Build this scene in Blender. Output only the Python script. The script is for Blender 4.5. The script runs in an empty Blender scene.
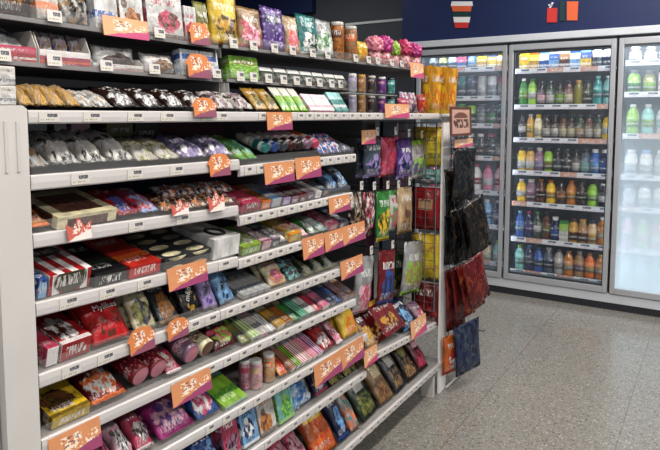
import bpy, bmesh, math, random
from mathutils import Vector, Matrix
random.seed(7)
C = bpy.context.scene.collection
PI = math.pi
# ------------------------------------------------------------------ camera
CX, CY, F, H = 325., 168., 614., 1.45
PITCH = math.atan((CY-115)/F)
YAW = math.atan2(720-CX, F/math.cos(PITCH))
fh = Vector((-math.sin(YAW), math.cos(YAW), 0)); rt = Vector((math.cos(YAW), math.sin(YAW), 0)); up0 = Vector((0, 0, 1))
fw = fh*math.cos(PITCH)-up0*math.sin(PITCH); upv = fh*math.sin(PITCH)+up0*math.cos(PITCH)
cam = bpy.data.cameras.new('camera'); camo = bpy.data.objects.new('camera', cam); C.objects.link(camo)
cam.sensor_width = 36; cam.lens = F/660*36; cam.clip_start = 0.02
cam.shift_x = (330-CX)/660; cam.shift_y = -(225-CY)/660
M3 = Matrix((rt, upv, -fw)).transposed()
camo.matrix_world = Matrix.Translation((0, 0, H)) @ M3.to_4x4()
bpy.context.scene.camera = camo
# survey of the photo: where the ray of a photo point meets a real plane
def ray(x, y): return rt*(x-CX)/F - upv*(y-CY)/F + fw
def onX(x, y, X): d = ray(x, y); return Vector((0, 0, H))+d*(X/d.x)
def onY(x, y, Y): d = ray(x, y); return Vector((0, 0, H))+d*(Y/d.y)
XF = -1.164
def Yx(px, X=XF): return onX(px, 150, X).y

# ------------------------------------------------------------------ materials
def lin(c):
    if isinstance(c, str):
        c = c.lstrip('#'); c = [int(c[i:i+2], 16)/255 for i in (0, 2, 4)]
    return tuple((v/12.92 if v <= .04045 else ((v+.055)/1.055)**2.4) for v in c[:3])+(1,)
PAL = dict(red='#b81c22', dred='#7c1218', maroon='#54141c', orange='#e0701e', yellow='#e8c220', gold='#c89a38', cream='#e6dcb4', beige='#cdb088',
  tan='#a98458', brown='#5c3420', dbrown='#301c16', black='#18171a', grey='#6e6f72', lgrey='#b0b0b0', white='#e6e4e0', offw='#d4cfc6', blue='#2a5aa6',
  lblue='#82b2dc', navy='#1a2450', teal='#2c8c88', lteal='#8cc8c0', green='#3c8c3c', lgreen='#96c83c', dgreen='#2c4028', olive='#88863c', purple='#5c3a8c',
  lilac='#a894c8', magenta='#b42c84', pink='#dc7896', lpink='#ecb8c4', rose='#c84868', mauve='#8c6a80', slate='#4c5866', amber='#c07828', clearw='#c2bfb8', dgrey='#38393c')
def col(c): return lin(PAL.get(c, c))
class T:
    def __init__(s, name):
        s.m = bpy.data.materials.new(name); s.m.use_nodes = True; s.t = s.m.node_tree; s.n = s.t.nodes; s.l = s.t.links
        s.b = s.n['Principled BSDF']
    def link(s, a, b): s.l.new(a, b)
    def inp(s, sock, v):
        if isinstance(v, bpy.types.NodeSocket): s.l.new(v, sock)
        else: sock.default_value = v
    def math(s, op, a, b=0.0, c=0.0, clamp=False):
        n = s.n.new('ShaderNodeMath'); n.operation = op; n.use_clamp = clamp
        s.inp(n.inputs[0], a); s.inp(n.inputs[1], b)
        if op in ('COMPARE', 'SMOOTH_MIN', 'MULTIPLY_ADD'): s.inp(n.inputs[2], c)
        return n.outputs[0]
    def mix(s, f, a, b):
        n = s.n.new('ShaderNodeMix'); n.data_type = 'RGBA'
        s.inp(n.inputs['Factor'], f); s.inp(n.inputs[6], a); s.inp(n.inputs[7], b); return n.outputs[2]
    def uv(s):
        n = s.n.new('ShaderNodeUVMap'); n.uv_map = 'UVMap'; x = s.n.new('ShaderNodeSeparateXYZ'); s.link(n.outputs[0], x.inputs[0])
        s.uvv = n.outputs[0]; return x.outputs[0], x.outputs[1]
    def vec(s, a, b, c=0.0):
        n = s.n.new('ShaderNodeCombineXYZ'); s.inp(n.inputs[0], a); s.inp(n.inputs[1], b); s.inp(n.inputs[2], c); return n.outputs[0]
    def noise(s, v, scale, detail=2, seed=0):
        n = s.n.new('ShaderNodeTexNoise'); n.noise_dimensions = '4D'; s.link(v, n.inputs['Vector']); n.inputs['W'].default_value = seed*3.7
        n.inputs['Scale'].default_value = scale; n.inputs['Detail'].default_value = detail; return n.outputs['Fac']
    def vor(s, v, scale):
        n = s.n.new('ShaderNodeTexVoronoi'); s.link(v, n.inputs['Vector']); n.inputs['Scale'].default_value = scale; return n.outputs['Distance'], n.outputs['Color']
    def objc(s):
        n = s.n.new('ShaderNodeTexCoord'); return n.outputs['Object']
    def gt(s, a, b): return s.math('GREATER_THAN', a, b)
    def lt(s, a, b): return s.math('LESS_THAN', a, b)
    def mul(s, a, b): return s.math('MULTIPLY', a, b)
    def band(s, v, a, b): return s.mul(s.gt(v, a), s.lt(v, b))
    def ell(s, u, v, cu, cv, ru, rv):
        a = s.math('DIVIDE', s.math('SUBTRACT', u, cu), ru); b = s.math('DIVIDE', s.math('SUBTRACT', v, cv), rv)
        return s.math('ADD', s.mul(a, a), s.mul(b, b))
def flat(name, c, rough=.5, metal=0, emit=0, noise=0.06, bump=0):
    t = T(name); t.b.inputs['Roughness'].default_value = rough; t.b.inputs['Metallic'].default_value = metal
    c = col(c)
    o = t.objc(); nz = t.noise(o, 6, 3)
    dark = tuple(v*(1-noise*2) for v in c[:3])+(1,)
    t.link(t.mix(nz, dark, tuple(min(1, v*(1+noise)) for v in c[:3])+(1,)), t.b.inputs['Base Color'])
    if emit: t.b.inputs['Emission Color'].default_value = c; t.b.inputs['Emission Strength'].default_value = emit
    if bump:
        n2 = t.noise(o, 60, 3); bn = t.n.new('ShaderNodeBump'); bn.inputs['Strength'].default_value = bump; t.link(n2, bn.inputs['Height']); t.link(bn.outputs[0], t.b.inputs['Normal'])
    return t.m
_pk = {}
def mute(c, k=.04, g=.88):
    l = sum(c[:3])/3; return tuple((v*(1-k)+l*k)*g for v in c[:3])+(1,)
def pack(style, base, acc='white', third='brown', rough=.3):
    key = (style, base, acc, third)
    if key in _pk: return _pk[key]
    sd = len(_pk)*1.37+1; rnd = random.Random(str(key))
    t = T('%s_%s_print' % (style, base.strip('#'))); u, v = t.uv()
    B, A, D = mute(col(base)), mute(col(acc)), mute(col(third))
    nz = t.noise(t.uvv, 3.5, 3, sd); fine = t.noise(t.uvv, 17, 4, sd+2)
    hard = lambda x, k=6.0, c0=.5: t.math('MULTIPLY_ADD', t.math('SUBTRACT', x, c0), k, .5, clamp=True)
    darker = tuple(x*.45 for x in B[:3])+(1,)
    c = t.mix(hard(nz, 3), darker, B)
    if style in ('blob', 'bag'):
        cu, cv = rnd.uniform(.4, .6), rnd.uniform(.26, .4)
        e = t.ell(u, v, cu, cv, rnd.uniform(.3, .45), rnd.uniform(.2, .3)); e = t.math('ADD', e, t.mul(t.math('SUBTRACT', t.noise(t.uvv, 5, 3, sd+1), .5), 2.6))
        pic = t.mix(hard(t.noise(t.uvv, rnd.uniform(6, 10), 3, sd+8), 9, .48), A, D); pic = t.mix(t.mul(t.gt(fine, .6), .6), pic, lin('#2a1a16'))
        c = t.mix(hard(e, -5, 1.0), c, pic)
        e2 = t.ell(u, v, rnd.uniform(.15, .85), rnd.uniform(.4, .6), .13, .09); c = t.mix(t.mul(t.lt(e2, 1), .85), c, A)
        if style == 'bag': c = t.mix(t.gt(v, .88), c, A)
        else: c = t.mix(t.mul(t.lt(v, .08), .8), c, A)
    elif style == 'stripes':
        w = t.math('FRACT', t.mul(t.math('ADD', u, t.mul(v, .12)), rnd.choice((3, 4))))
        c = t.mix(t.gt(w, .5), c, A); c = t.mix(hard(t.math('ADD', t.ell(u, v, .5, .78, .4, .16), nz), -4, 1.5), c, D)
    elif style == 'dots':
        vd, vc = t.vor(t.uvv, 10); c = t.mix(hard(vd, -8, .34), c, A)
        c = t.mix(t.mul(t.band(v, .62, .82), t.band(u, .1, .9)), c, D)
    elif style == 'bands':
        c = t.mix(t.gt(t.math('ADD', v, t.mul(nz, .1)), .65), c, A); c = t.mix(t.mul(t.band(v, .2, .34), t.gt(fine, .46)), c, D)
    elif style == 'clear':
        n2 = t.noise(t.uvv, 5, 4, sd+3); c = t.mix(hard(n2, 8, .52), c, A)
        n3 = t.noise(t.uvv, 6.5, 3, sd+4); c = t.mix(hard(n3, 12, .575), c, D)
        g0 = t.noise(t.vec(t.mul(u, 20), t.mul(v, 9)), 1.0, 1, sd+5); c = t.mix(t.mul(t.mul(t.gt(g0, .55), t.band(v, .45, .62)), t.band(u, .2, .8)), c, D)
    elif style == 'window':
        n2 = t.noise(t.uvv, 14, 3, sd+3); c = t.mix(t.mul(t.mul(t.band(v, .06, .42), t.band(u, .14, .86)), hard(n2, 8)), c, D)
        r = t.mul(t.band(u, .25, .75), t.band(v, .48, .74)); c = t.mix(t.mul(r, .85), c, A)
    elif style == 'panel':
        pic = t.mix(hard(t.noise(t.uvv, 7, 4, sd+8), 8), A, D); c = t.mix(t.mul(t.band(u, .16, .84), t.band(v, .12, .8)), c, pic)
    elif style == 'balls':
        vd, vc = t.vor(t.uvv, 6); c = t.mix(t.mul(hard(vd, -14, .36), t.mul(t.lt(v, .5), t.band(u, .08, .92))), c, A)
        c = t.mix(t.mul(t.mul(t.gt(fine, .5), t.band(v, .8, .9)), t.band(u, .2, .8)), c, D)
    elif style == 'cups':
        fu = t.math('FRACT', t.mul(u, 2)); fv = t.math('FRACT', t.mul(v, 4)); el = t.ell(fu, fv, .5, .5, .36, .3)
        c = t.mix(hard(el, -6, 1), c, t.mix(hard(nz, 5), A, tuple(x*.4 for x in A[:3])+(1,)))
    if style not in ('cups', 'plain', 'clear', 'balls'):
        tv = rnd.uniform(.62, .72); lum = sum(B[:3])/3
        tc = D if style == 'window' else (mute(col('white'), 0, .85) if lum < .40 else mute(D, 0, .7))
        g = t.noise(t.vec(t.mul(u, 21), t.mul(v, 9)), 1.0, 2, sd+5)
        c = t.mix(t.mul(hard(g, 9, .52), t.mul(t.band(u, .16, .84), t.band(v, tv, tv+.13))), c, tc)
        g2 = t.noise(t.vec(t.mul(u, 44), t.mul(t.math('FLOOR', t.mul(v, 26)), 5.3)), 1.0, 0, sd+6)
        c = t.mix(t.mul(t.mul(t.gt(g2, .53), t.mul(t.band(u, .12, .7), t.band(v, .1, .22))), .6), c, tc)
    if style != 'plain':
        wear = t.math('MULTIPLY_ADD', t.math('SUBTRACT', fine, .5), 1.1, 0.12, clamp=True); c = t.mix(wear, c, tuple(x*.45 for x in B[:3])+(1,))
    t.link(c, t.b.inputs['Base Color'])
    t.b.inputs['Roughness'].default_value = .22 if style == 'clear' else rough
    bn = t.n.new('ShaderNodeBump'); bn.inputs['Strength'].default_value = .75 if style == 'clear' else .4; bn.inputs['Distance'].default_value = .012
    t.link(t.noise(t.uvv, 8, 3, sd), bn.inputs['Height'])
    if style not in ('plain', 'bands', 'stripes', 'cups'): t.link(bn.outputs[0], t.b.inputs['Normal'])
    _pk[key] = t.m; return t.m
def film(name, c, alpha, rough=.1):                                   # thin clear plastic
    t = T(name); n = t.n; tr = n.new('ShaderNodeBsdfTransparent'); gl = n.new('ShaderNodeBsdfGlossy'); gl.inputs['Roughness'].default_value = rough
    df = n.new('ShaderNodeBsdfDiffuse'); df.inputs['Color'].default_value = col(c)
    lw = n.new('ShaderNodeLayerWeight'); lw.inputs['Blend'].default_value = .5
    fr = t.n.new('ShaderNodeMath'); fr.operation = 'MULTIPLY_ADD'; t.link(t.math('POWER', lw.outputs['Facing'], 4), fr.inputs[0]); fr.inputs[1].default_value = .25; fr.inputs[2].default_value = .03
    a = n.new('ShaderNodeMixShader'); a.inputs[0].default_value = alpha; t.link(tr.outputs[0], a.inputs[1]); t.link(df.outputs[0], a.inputs[2])
    b = n.new('ShaderNodeMixShader'); t.link(fr.outputs[0], b.inputs[0]); t.link(a.outputs[0], b.inputs[1]); t.link(gl.outputs[0], b.inputs[2])
    t.link(b.outputs[0], n['Material Output'].inputs[0]); return t.m
def price_mat(name, c='#cbc6c0', ink='#55565a', foot='olive'):
    t = T(name); u, v = t.uv(); c0 = t.mix(t.noise(t.uvv, 2, 1), tuple(x*.9 for x in col(c)[:3])+(1,), col(c))
    g = t.noise(t.vec(t.mul(u, 18), t.mul(v, 5)), 1.0, 1, 4)
    c0 = t.mix(t.mul(t.gt(g, .45), t.mul(t.band(u, .4, .9), t.band(v, .48, .82))), c0, col(ink))
    c0 = t.mix(t.mul(t.gt(g, .5), t.mul(t.band(u, .08, .75), t.band(v, .16, .3))), c0, col(foot))
    t.link(c0, t.b.inputs['Base Color']); t.b.inputs['Roughness'].default_value = .35; return t.m
def promo_mat(name, top='#d49468', low='#97486c'):
    t = T(name); u, v = t.uv(); nz = t.noise(t.uvv, 4, 2); fine = t.noise(t.uvv, 12, 3)
    T0 = t.mix(nz, tuple(x*.75 for x in lin(top)[:3])+(1,), lin(top))
    w = t.math('ADD', t.math('ADD', v, t.mul(u, -.42)), t.mul(nz, .2)); c = t.mix(t.lt(w, .14), T0, lin(low))
    g = t.noise(t.vec(t.mul(u, 13), t.mul(v, 8)), 1.0, 1, 9)
    c = t.mix(t.mul(t.mul(t.gt(g, .49), t.mul(t.band(u, .22, .62), t.band(v, .3, .84))), .8), c, lin('#eadfce'))
    c = t.mix(t.mul(t.mul(t.gt(fine, .54), t.mul(t.band(u, .26, .56), t.band(v, .5, .8))), .8), c, lin('#5c3048'))
    c = t.mix(t.mul(t.mul(t.gt(g, .52), t.mul(t.band(u, .68, .94), t.band(v, .35, .7))), .7), c, lin('#f0e6da'))
    t.link(c, t.b.inputs['Base Color']); t.b.inputs['Roughness'].default_value = .35; return t.m
def brown_mat():
    t = T('brown_sign_print'); u, v = t.uv(); inb = t.mul(t.band(u, .1, .9), t.band(v, .09, .91))
    c = t.mix(inb, lin('#5a3024'), lin('#b89484')); g = t.noise(t.vec(t.mul(u, 14), t.mul(v, 6)), 1.0, 1, 3)
    c = t.mix(t.mul(t.gt(g, .47), t.mul(t.band(u, .16, .84), t.band(v, .28, .58))), c, lin('#4a2a22'))
    c = t.mix(t.mul(t.lt(t.ell(u, v, .5, .62, .32, .2), 1), t.gt(v, .62)), c, lin('#6a4032'))
    t.link(c, t.b.inputs['Base Color']); t.b.inputs['Roughness'].default_value = .4; return t.m
def backer():
    t = T('printed_back_panel'); o = t.objc(); n = t.noise(o, 2.3, 1, 2); k = t.math('MULTIPLY_ADD', t.math('SUBTRACT', n, .5), 9, .5, clamp=True)
    c = t.mix(k, lin('#18273c'), lin('#4a1c30')); c = t.mix(t.gt(t.noise(o, 5, 2, 5), .56), c, lin('#26211f'))
    t.link(c, t.b.inputs['Base Color']); t.b.inputs['Roughness'].default_value = .6; return t.m
WHITE = flat('shelf_white_enamel', '#c2bdba', .35); POST = flat('post_white_enamel', '#c4c0bb', .4)
BOARD = flat('shelf_board_enamel', '#8e8b88', .5); DARKP = backer()
WIRE = flat('chromed_wire', '#9a9a9c', .25, .9); ALU = flat('brushed_aluminium', '#bcbdc0', .35, .35); GASKET = flat('black_gasket', '#131417', .6)
GUARD = film('clear_guard', 'white', .045); LEDGEM = flat('ledge_metal', '#8a8684', .35, .3)
PRICE = price_mat('price_tag_print'); PROMO = promo_mat('promo_print'); PROMO2 = promo_mat('promo_print_pale', '#e0a87c', '#b84a74')
INK = flat('black_ink', '#1a1a1e', .5, noise=0); WINK = flat('white_ink', 'white', .5, noise=0)
CROWNR = promo_mat('crown_red', '#c4665a', '#d8cfc8'); CROWNO = promo_mat('crown_orange', '#d08450', '#8a5264'); BROWNS = brown_mat()

# ------------------------------------------------------------------ mesh helpers
def link_mesh(name, bm, mat, parent=None, smooth=False, loc=None):
    me = bpy.data.meshes.new(name); bm.normal_update(); bm.to_mesh(me); bm.free()
    for m in (mat if isinstance(mat, (list, tuple)) else [mat]): me.materials.append(m)
    if smooth: me.polygons.foreach_set('use_smooth', [True]*len(me.polygons))
    return link(name, me, parent, loc)
def link(name, me, parent=None, loc=None):
    o = bpy.data.objects.new(name, me); C.objects.link(o)
    if parent: o.parent = parent
    if loc: o.location = loc
    return o
THINGS = []
def tag(o, label, cat, group=None, kind=None):
    if kind: o['kind'] = kind
    if label: o['label'] = label; o['category'] = cat; THINGS.append(o)
    if group: o['group'] = group
    return o
def empty(name, loc, label, cat, group=None, rot=(0, 0, 0)):
    o = bpy.data.objects.new(name, None); o.empty_display_size = .02; C.objects.link(o); o.location = loc; o.rotation_euler = rot
    return tag(o, label, cat, group)
def box(bm, x0, x1, y0, y1, z0, z1, mi=0, bev=0):
    vs = [bm.verts.new((x, y, z)) for x in (x0, x1) for y in (y0, y1) for z in (z0, z1)]
    fs = []
    for q in ((0, 1, 3, 2), (4, 6, 7, 5), (0, 4, 5, 1), (2, 3, 7, 6), (0, 2, 6, 4), (1, 5, 7, 3)):
        f = bm.faces.new([vs[i] for i in q]); f.material_index = mi; fs.append(f)
    if bev:
        es = list({e for f in fs for e in f.edges}); bmesh.ops.bevel(bm, geom=es, offset=bev, segments=2, affect='EDGES', profile=.6)
    return vs
def prism(bm, pts, axis_from, axis_to, fn, mi=0):                      # pts 2D extruded; fn(a,b,t)->xyz
    a = [bm.verts.new(fn(p[0], p[1], axis_from)) for p in pts]; b = [bm.verts.new(fn(p[0], p[1], axis_to)) for p in pts]
    n = len(pts); fs = [bm.faces.new(a), bm.faces.new(list(reversed(b)))]
    for i in range(n): fs.append(bm.faces.new((a[i], b[i], b[(i+1) % n], a[(i+1) % n])))
    for f in fs: f.material_index = mi
    bmesh.ops.recalc_face_normals(bm, faces=fs)
def rod(bm, p, q, r, seg=6, mi=0):
    p, q = Vector(p), Vector(q); d = (q-p).normalized(); a = d.orthogonal().normalized(); b = d.cross(a)
    A = []; B = []
    for i in range(seg):
        w = a*math.cos(2*PI*i/seg)*r+b*math.sin(2*PI*i/seg)*r; A.append(bm.verts.new(p+w)); B.append(bm.verts.new(q+w))
    for i in range(seg):
        f = bm.faces.new((A[i], A[(i+1) % seg], B[(i+1) % seg], B[i])); f.material_index = mi
    bm.faces.new(list(reversed(A))); bm.faces.new(B)
def lathe(bm, prof, seg=20, mi=0, uvl=None, axis='Z'):
    rings = []
    for r, z in prof:
        rings.append([bm.verts.new((r*math.cos(2*PI*i/seg), r*math.sin(2*PI*i/seg), z)) for i in range(seg)])
    z0, z1 = prof[0][1], prof[-1][1]; fs = []
    for k in range(len(rings)-1):
        for i in range(seg):
            f = bm.faces.new((rings[k][i], rings[k][(i+1) % seg], rings[k+1][(i+1) % seg], rings[k+1][i])); f.material_index = mi; f.smooth = True
            if uvl:
                us = (i/seg, (i+1)/seg, (i+1)/seg, i/seg)
                for lp, uu in zip(f.loops, us): lp[uvl].uv = ((uu*2) % 1.0001, (lp.vert.co.z-z0)/max(1e-6, z1-z0))
            fs.append(f)
    if prof[0][0] > 1e-5: bm.faces.new(list(reversed(rings[0]))).material_index = mi
    if prof[-1][0] > 1e-5: bm.faces.new(rings[-1]).material_index = mi
def planar_uv(bm, uvl, W, L):
    for f in bm.faces:
        for lp in f.loops:
            lp[uvl].uv = (lp.vert.co.y/W+.5, lp.vert.co.z/L)
# pack meshes: base at origin, width on Y, length on Z, thickness on X, print faces +X
_mc = {}
def pouch_mesh(W, L, t, var=0, gusset=False, mat=None):
    k = ('p', round(W, 3), round(L, 3), round(t, 3), var, gusset, mat.name)
    if k in _mc: return _mc[k]
    rn = random.Random(str(k[:5])); bm = bmesh.new(); uvl = bm.loops.layers.uv.new('UVMap')
    nu, nv = 10, 14; ph = [rn.uniform(0, 6) for _ in range(6)]
    def P(i, j, s):
        u = i/nu*2-1; v = j/nv
        vv = abs(v*2-1)
        if gusset: prof = min(1, (1-v)*1.6)**.7 if v > .06 else .55+v*6
        else: prof = max(0, 1-((vv)/.90)**3.2) if vv < .9 else 0
        th = t/2*prof*max(0, 1-abs(u)**2.6)**.6
        wr = (math.sin(u*7+ph[0]+v*4)*math.sin(v*11+ph[1])+.6*math.sin(u*13+ph[2])*math.sin(v*19+ph[3]))*t*.10*(1 if th > .0008 else .35)
        wid = W/2*(1-.06*max(0, 1-vv)+.0*u)
        crimp = .0012*math.sin(i*PI) + (.0012 if (i % 2) else -.0012)*(1 if vv > .9 else 0)
        return (s*th+wr*(1 if s > 0 else .5)+crimp, u*wid, v*L)
    g = {}
    for s in (1, -1):
        for i in range(nu+1):
            for j in range(nv+1):
                edge = i in (0, nu) or j in (0, nv)
                if edge and s == -1: g[s, i, j] = g[1, i, j]; continue
                p = P(i, j, s)
                g[s, i, j] = bm.verts.new(p)
    for s in (1, -1):
        for i in range(nu):
            for j in range(nv):
                q = [g[s, i, j], g[s, i+1, j], g[s, i+1, j+1], g[s, i, j+1]]
                uvq = [(i/nu, j/nv), ((i+1)/nu, j/nv), ((i+1)/nu, (j+1)/nv), (i/nu, (j+1)/nv)]
                if s == -1: q.reverse(); uvq.reverse()
                try: f = bm.faces.new(q)
                except ValueError: continue
                f.smooth = True
                for lp, w in zip(f.loops, uvq): lp[uvl].uv = w
    me = bpy.data.meshes.new('pouch'); bm.to_mesh(me); bm.free(); me.materials.append(mat); _mc[k] = me; return me
def box_mesh(W, L, t, mat, side=None):
    k = ('b', round(W, 3), round(L, 3), round(t, 3), mat.name, side.name if side else '')
    if k in _mc: return _mc[k]
    bm = bmesh.new(); uvl = bm.loops.layers.uv.new('UVMap')
    box(bm, -t/2, t/2, -W/2, W/2, 0, L, 0, min(.0025, t*.12)); bm.normal_update()
    for f in bm.faces:
        n = f.normal
        for lp in f.loops:
            c = lp.vert.co
            if abs(n.x) > .6: lp[uvl].uv = (c.y/W+.5, c.z/L)
            elif abs(n.y) > .6: lp[uvl].uv = (c.x/t*.3+.5, c.z/L)
            else: lp[uvl].uv = (c.y/W+.5, (c.x/t+.5)*.25+.62)
        if side and abs(n.x) < .6: f.material_index = 1
    me = bpy.data.meshes.new('carton'); bm.to_mesh(me); bm.free(); me.materials.append(mat)
    if side: me.materials.append(side)
    _mc[k] = me; return me
def roll_mesh(W, L, mat, capm):                                        # lying roll, twisted/capped ends
    k = ('r', round(W, 3), round(L, 3), mat.name, capm.name)
    if k in _mc: return _mc[k]
    bm = bmesh.new(); uvl = bm.loops.layers.uv.new('UVMap'); r = W/2
    lathe(bm, [(r*.9, .0), (r, .004), (r, L-.004), (r*.9, L)], 20, 0, uvl)
    lathe(bm, [(0.0001, -.0012), (r*.62, -.001), (r*.8, .0005), (r*.88, -.0004)], 20, 1)
    me = bpy.data.meshes.new('roll'); bm.to_mesh(me); bm.free(); me.materials.append(mat); me.materials.append(capm); _mc[k] = me; return me

# ------------------------------------------------------------------ setting
def floor_mat():
    t = T('terrazzo'); o = t.objc(); s = t.n.new('ShaderNodeSeparateXYZ'); t.link(o, s.inputs[0])
    base = t.mix(t.noise(o, 3, 4), lin('#7c7974'), lin('#8d8a84'))
    vd, vc = t.vor(o, 85); hs = t.n.new('ShaderNodeSeparateColor'); t.link(vc, hs.inputs[0])
    base = t.mix(t.mul(t.gt(hs.outputs[0], .80), t.lt(vd, .45)), base, lin('#a09c93'))
    base = t.mix(t.mul(t.lt(hs.outputs[0], .17), t.lt(vd, .42)), base, lin('#645d54'))
    vd2, vc2 = t.vor(o, 170); h2 = t.n.new('ShaderNodeSeparateColor'); t.link(vc2, h2.inputs[0])
    base = t.mix(t.mul(t.gt(h2.outputs[1], .82), .7), base, lin('#70695f'))
    base = t.mix(t.mul(t.lt(h2.outputs[1], .14), .6), base, lin('#9a968e'))
    fx = t.math('FRACT', t.math('DIVIDE', t.math('ADD', s.outputs[0], .32), .64)); fy = t.math('FRACT', t.math('DIVIDE', t.math('ADD', s.outputs[1], .1), 1.9))
    seam = t.math('MAXIMUM', t.lt(t.math('ABSOLUTE', t.math('SUBTRACT', fx, .5)), 0.0), t.math('MAXIMUM', t.lt(fx, .008), t.lt(fy, .002)))
    base = t.mix(t.mul(seam, .45), base, lin('#5a5148'))
    t.link(base, t.b.inputs['Base Color'])
    rr = t.math('ADD', t.mul(t.noise(o, 2.2, 3), .14), .10); t.link(rr, t.b.inputs['Roughness']); t.b.inputs['Specular IOR Level'].default_value = .6
    return t.m
def struct(name, x0, x1, y0, y1, z0, z1, mat):
    bm = bmesh.new(); box(bm, x0, x1, y0, y1, z0, z1); o = link_mesh(name, bm, mat); o['kind'] = 'structure'; return o
struct('floor', -6.5, 5, -4, 7.5, -.1, 0, floor_mat())
struct('ceiling', -6.5, 5, -4, 7.5, 3.2, 3.3, flat('ceiling_paint', '#8f8f8f', .8))
NAVY = flat('navy_fascia', '#1c2a55', .5, noise=.08)
struct('wall_back', -6.5, 5, 6.2, 6.3, 0, 3.2, flat('back_wall_dark', '#4a4d53', .8))
struct('wall_left', -6.5, -6.4, -4, 7.5, 0, 3.2, flat('left_wall_grey', '#3a3b3e', .8))
struct('trim_1', -6.3, -4.1, 6.12, 6.2, 2.66, 3.1, NAVY)
struct('trim_2', -4.1, -2.45, 6.12, 6.2, 2.85, 3.19, flat('dark_bulkhead', '#6a6e74', .7))
struct('trim_3', -3.4, -2.5, 5.7, 5.75, 2.395, 2.42, flat('bulkhead_rail', '#9aa09e', .6))

# ------------------------------------------------------------------ display cooler
YC = 4.93
def cooler():
    root = empty('display_cooler', (-1.03, YC, 0), 'long upright drinks cooler with three glass doors along the back wall', 'refrigerator')
    ro = Vector((-1.03, YC, 0))
    def part(name, fn, mat, parent=root, smooth=False):
        bm = bmesh.new(); fn(bm); bmesh.ops.translate(bm, verts=bm.verts, vec=-ro)
        return link_mesh(name, bm, mat, parent, smooth)
    x0, x1 = -2.26, .19; y1 = 5.62
    inner = flat('cooler_liner', '#59626a', .5)
    def shell(bm):
        box(bm, x0, x1, YC+.05, y1, .14, .17); box(bm, x0, x1, YC+.02, y1, 1.995, 2.03)
        box(bm, x0, x0+.04, YC+.02, y1, .1, 2.03); box(bm, x1-.04, x1, YC+.02, y1, .1, 2.03); box(bm, x0, x1, y1-.04, y1, .1, 2.03)
    part('cabinet', shell, inner)
    part('plinth', lambda bm: box(bm, x0, x1, YC-.012, YC+.4, .052, .120, 0, .004), flat('cooler_white', '#c9cbcf', .3))
    part('kick_plate', lambda bm: box(bm, x0, x1, YC-.008, YC+.06, 0.0, .052), flat('kick_black', '#2a2a30', .6))
    part('top_rail', lambda bm: box(bm, x0-.02, x1+2.0, YC-.03, YC+.05, 2.022, 2.075, 0, .005), flat('rail_white', '#cdd0d4', .3))
    doors = [(-2.22, -1.435), (-1.43, -.645), (-.64, .145)]
    shelves = [[1.83, 1.59, 1.36, 1.09, .80, .515, .205], [1.80, 1.515, 1.25, .985, .73, .435, .165], [1.83, 1.60, 1.295, .99, .75, .44, .18]]
    led = flat('cool_led_strip', '#dcecff', .5, emit=9.0, noise=0)
    for a in (-2.24, -1.432, -.642, .16):
        part('mullion', lambda bm: box(bm, a-.006, a+.006, YC+.012, YC+.05, .12, 2.02), GASKET)
        part('light_strip', lambda bm: box(bm, a-.008, a+.008, YC+.075, YC+.085, .2, 1.97), led)
    stripm = price_mat('shelf_strip_print', '#d8dce0', 'slate', 'rose')
    stripo = promo_mat('shelf_strip_promo', '#cf9c8c', '#b4a4a0')
    sheet = flat('cooler_shelf', '#aab0b6', .4)
    for di, (a, b) in enumerate(doors):
        d = part('door', lambda bm: (box(bm, a+.006, a+.04, YC-.022, YC+.012, .125, 2.0, 0, .004), box(bm, b-.04, b-.006, YC-.022, YC+.012, .125, 2.0, 0, .004),
            box(bm, a+.04, b-.04, YC-.022, YC+.012, .125, .17, 0, .003), box(bm, a+.04, b-.04, YC-.022, YC+.012, 1.955, 2.0, 0, .003)), ALU)
        part('gasket', lambda bm: (box(bm, a+.04, b-.04, YC+.0, YC+.02, .168, .182), box(bm, a+.04, b-.04, YC+.0, YC+.02, 1.943, 1.957),
            box(bm, a+.038, a+.048, YC+.0, YC+.02, .168, 1.957), box(bm, b-.048, b-.038, YC+.0, YC+.02, .168, 1.957)), GASKET, d)
        part('handle', lambda bm: (box(bm, b-.03, b-.018, YC-.05, YC-.04, .9, 1.25, 0, .004), box(bm, b-.03, b-.018, YC-.045, YC-.022, .92, .94), box(bm, b-.03, b-.018, YC-.045, YC-.022, 1.21, 1.23)), ALU, d)
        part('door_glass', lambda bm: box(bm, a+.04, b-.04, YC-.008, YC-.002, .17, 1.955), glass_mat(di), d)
        for k, z in enumerate(shelves[di]):
            if k < 6:
                s = part('cooler_shelf', lambda bm: box(bm, a+.01, b-.01, YC+.12, y1-.05, z-.004, z+.008), sheet)
            else: s = None
            n = 6
            for j in range(n):
                w = (b-a-.04)/n; rr = random.Random(di*50+k*7+j).random()
                part('price_strip', lambda bm: quad_y(bm, a+.02+j*w, a+.02+(j+1)*w, YC+.112, z-.02, z+.02), stripo if rr > .62 else stripm, s or root)
    return shelves, doors
def quad_y(bm, xa, xb, y, za, zb):
    uvl = bm.loops.layers.uv.get('UVMap') or bm.loops.layers.uv.new('UVMap')
    v = box(bm, xa, xb, y, y+.003, za, zb); bm.normal_update()
    for f in bm.faces:
        for lp in f.loops: lp[uvl].uv = ((lp.vert.co.x-xa)/(xb-xa), (lp.vert.co.z-za)/(zb-za))
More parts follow.
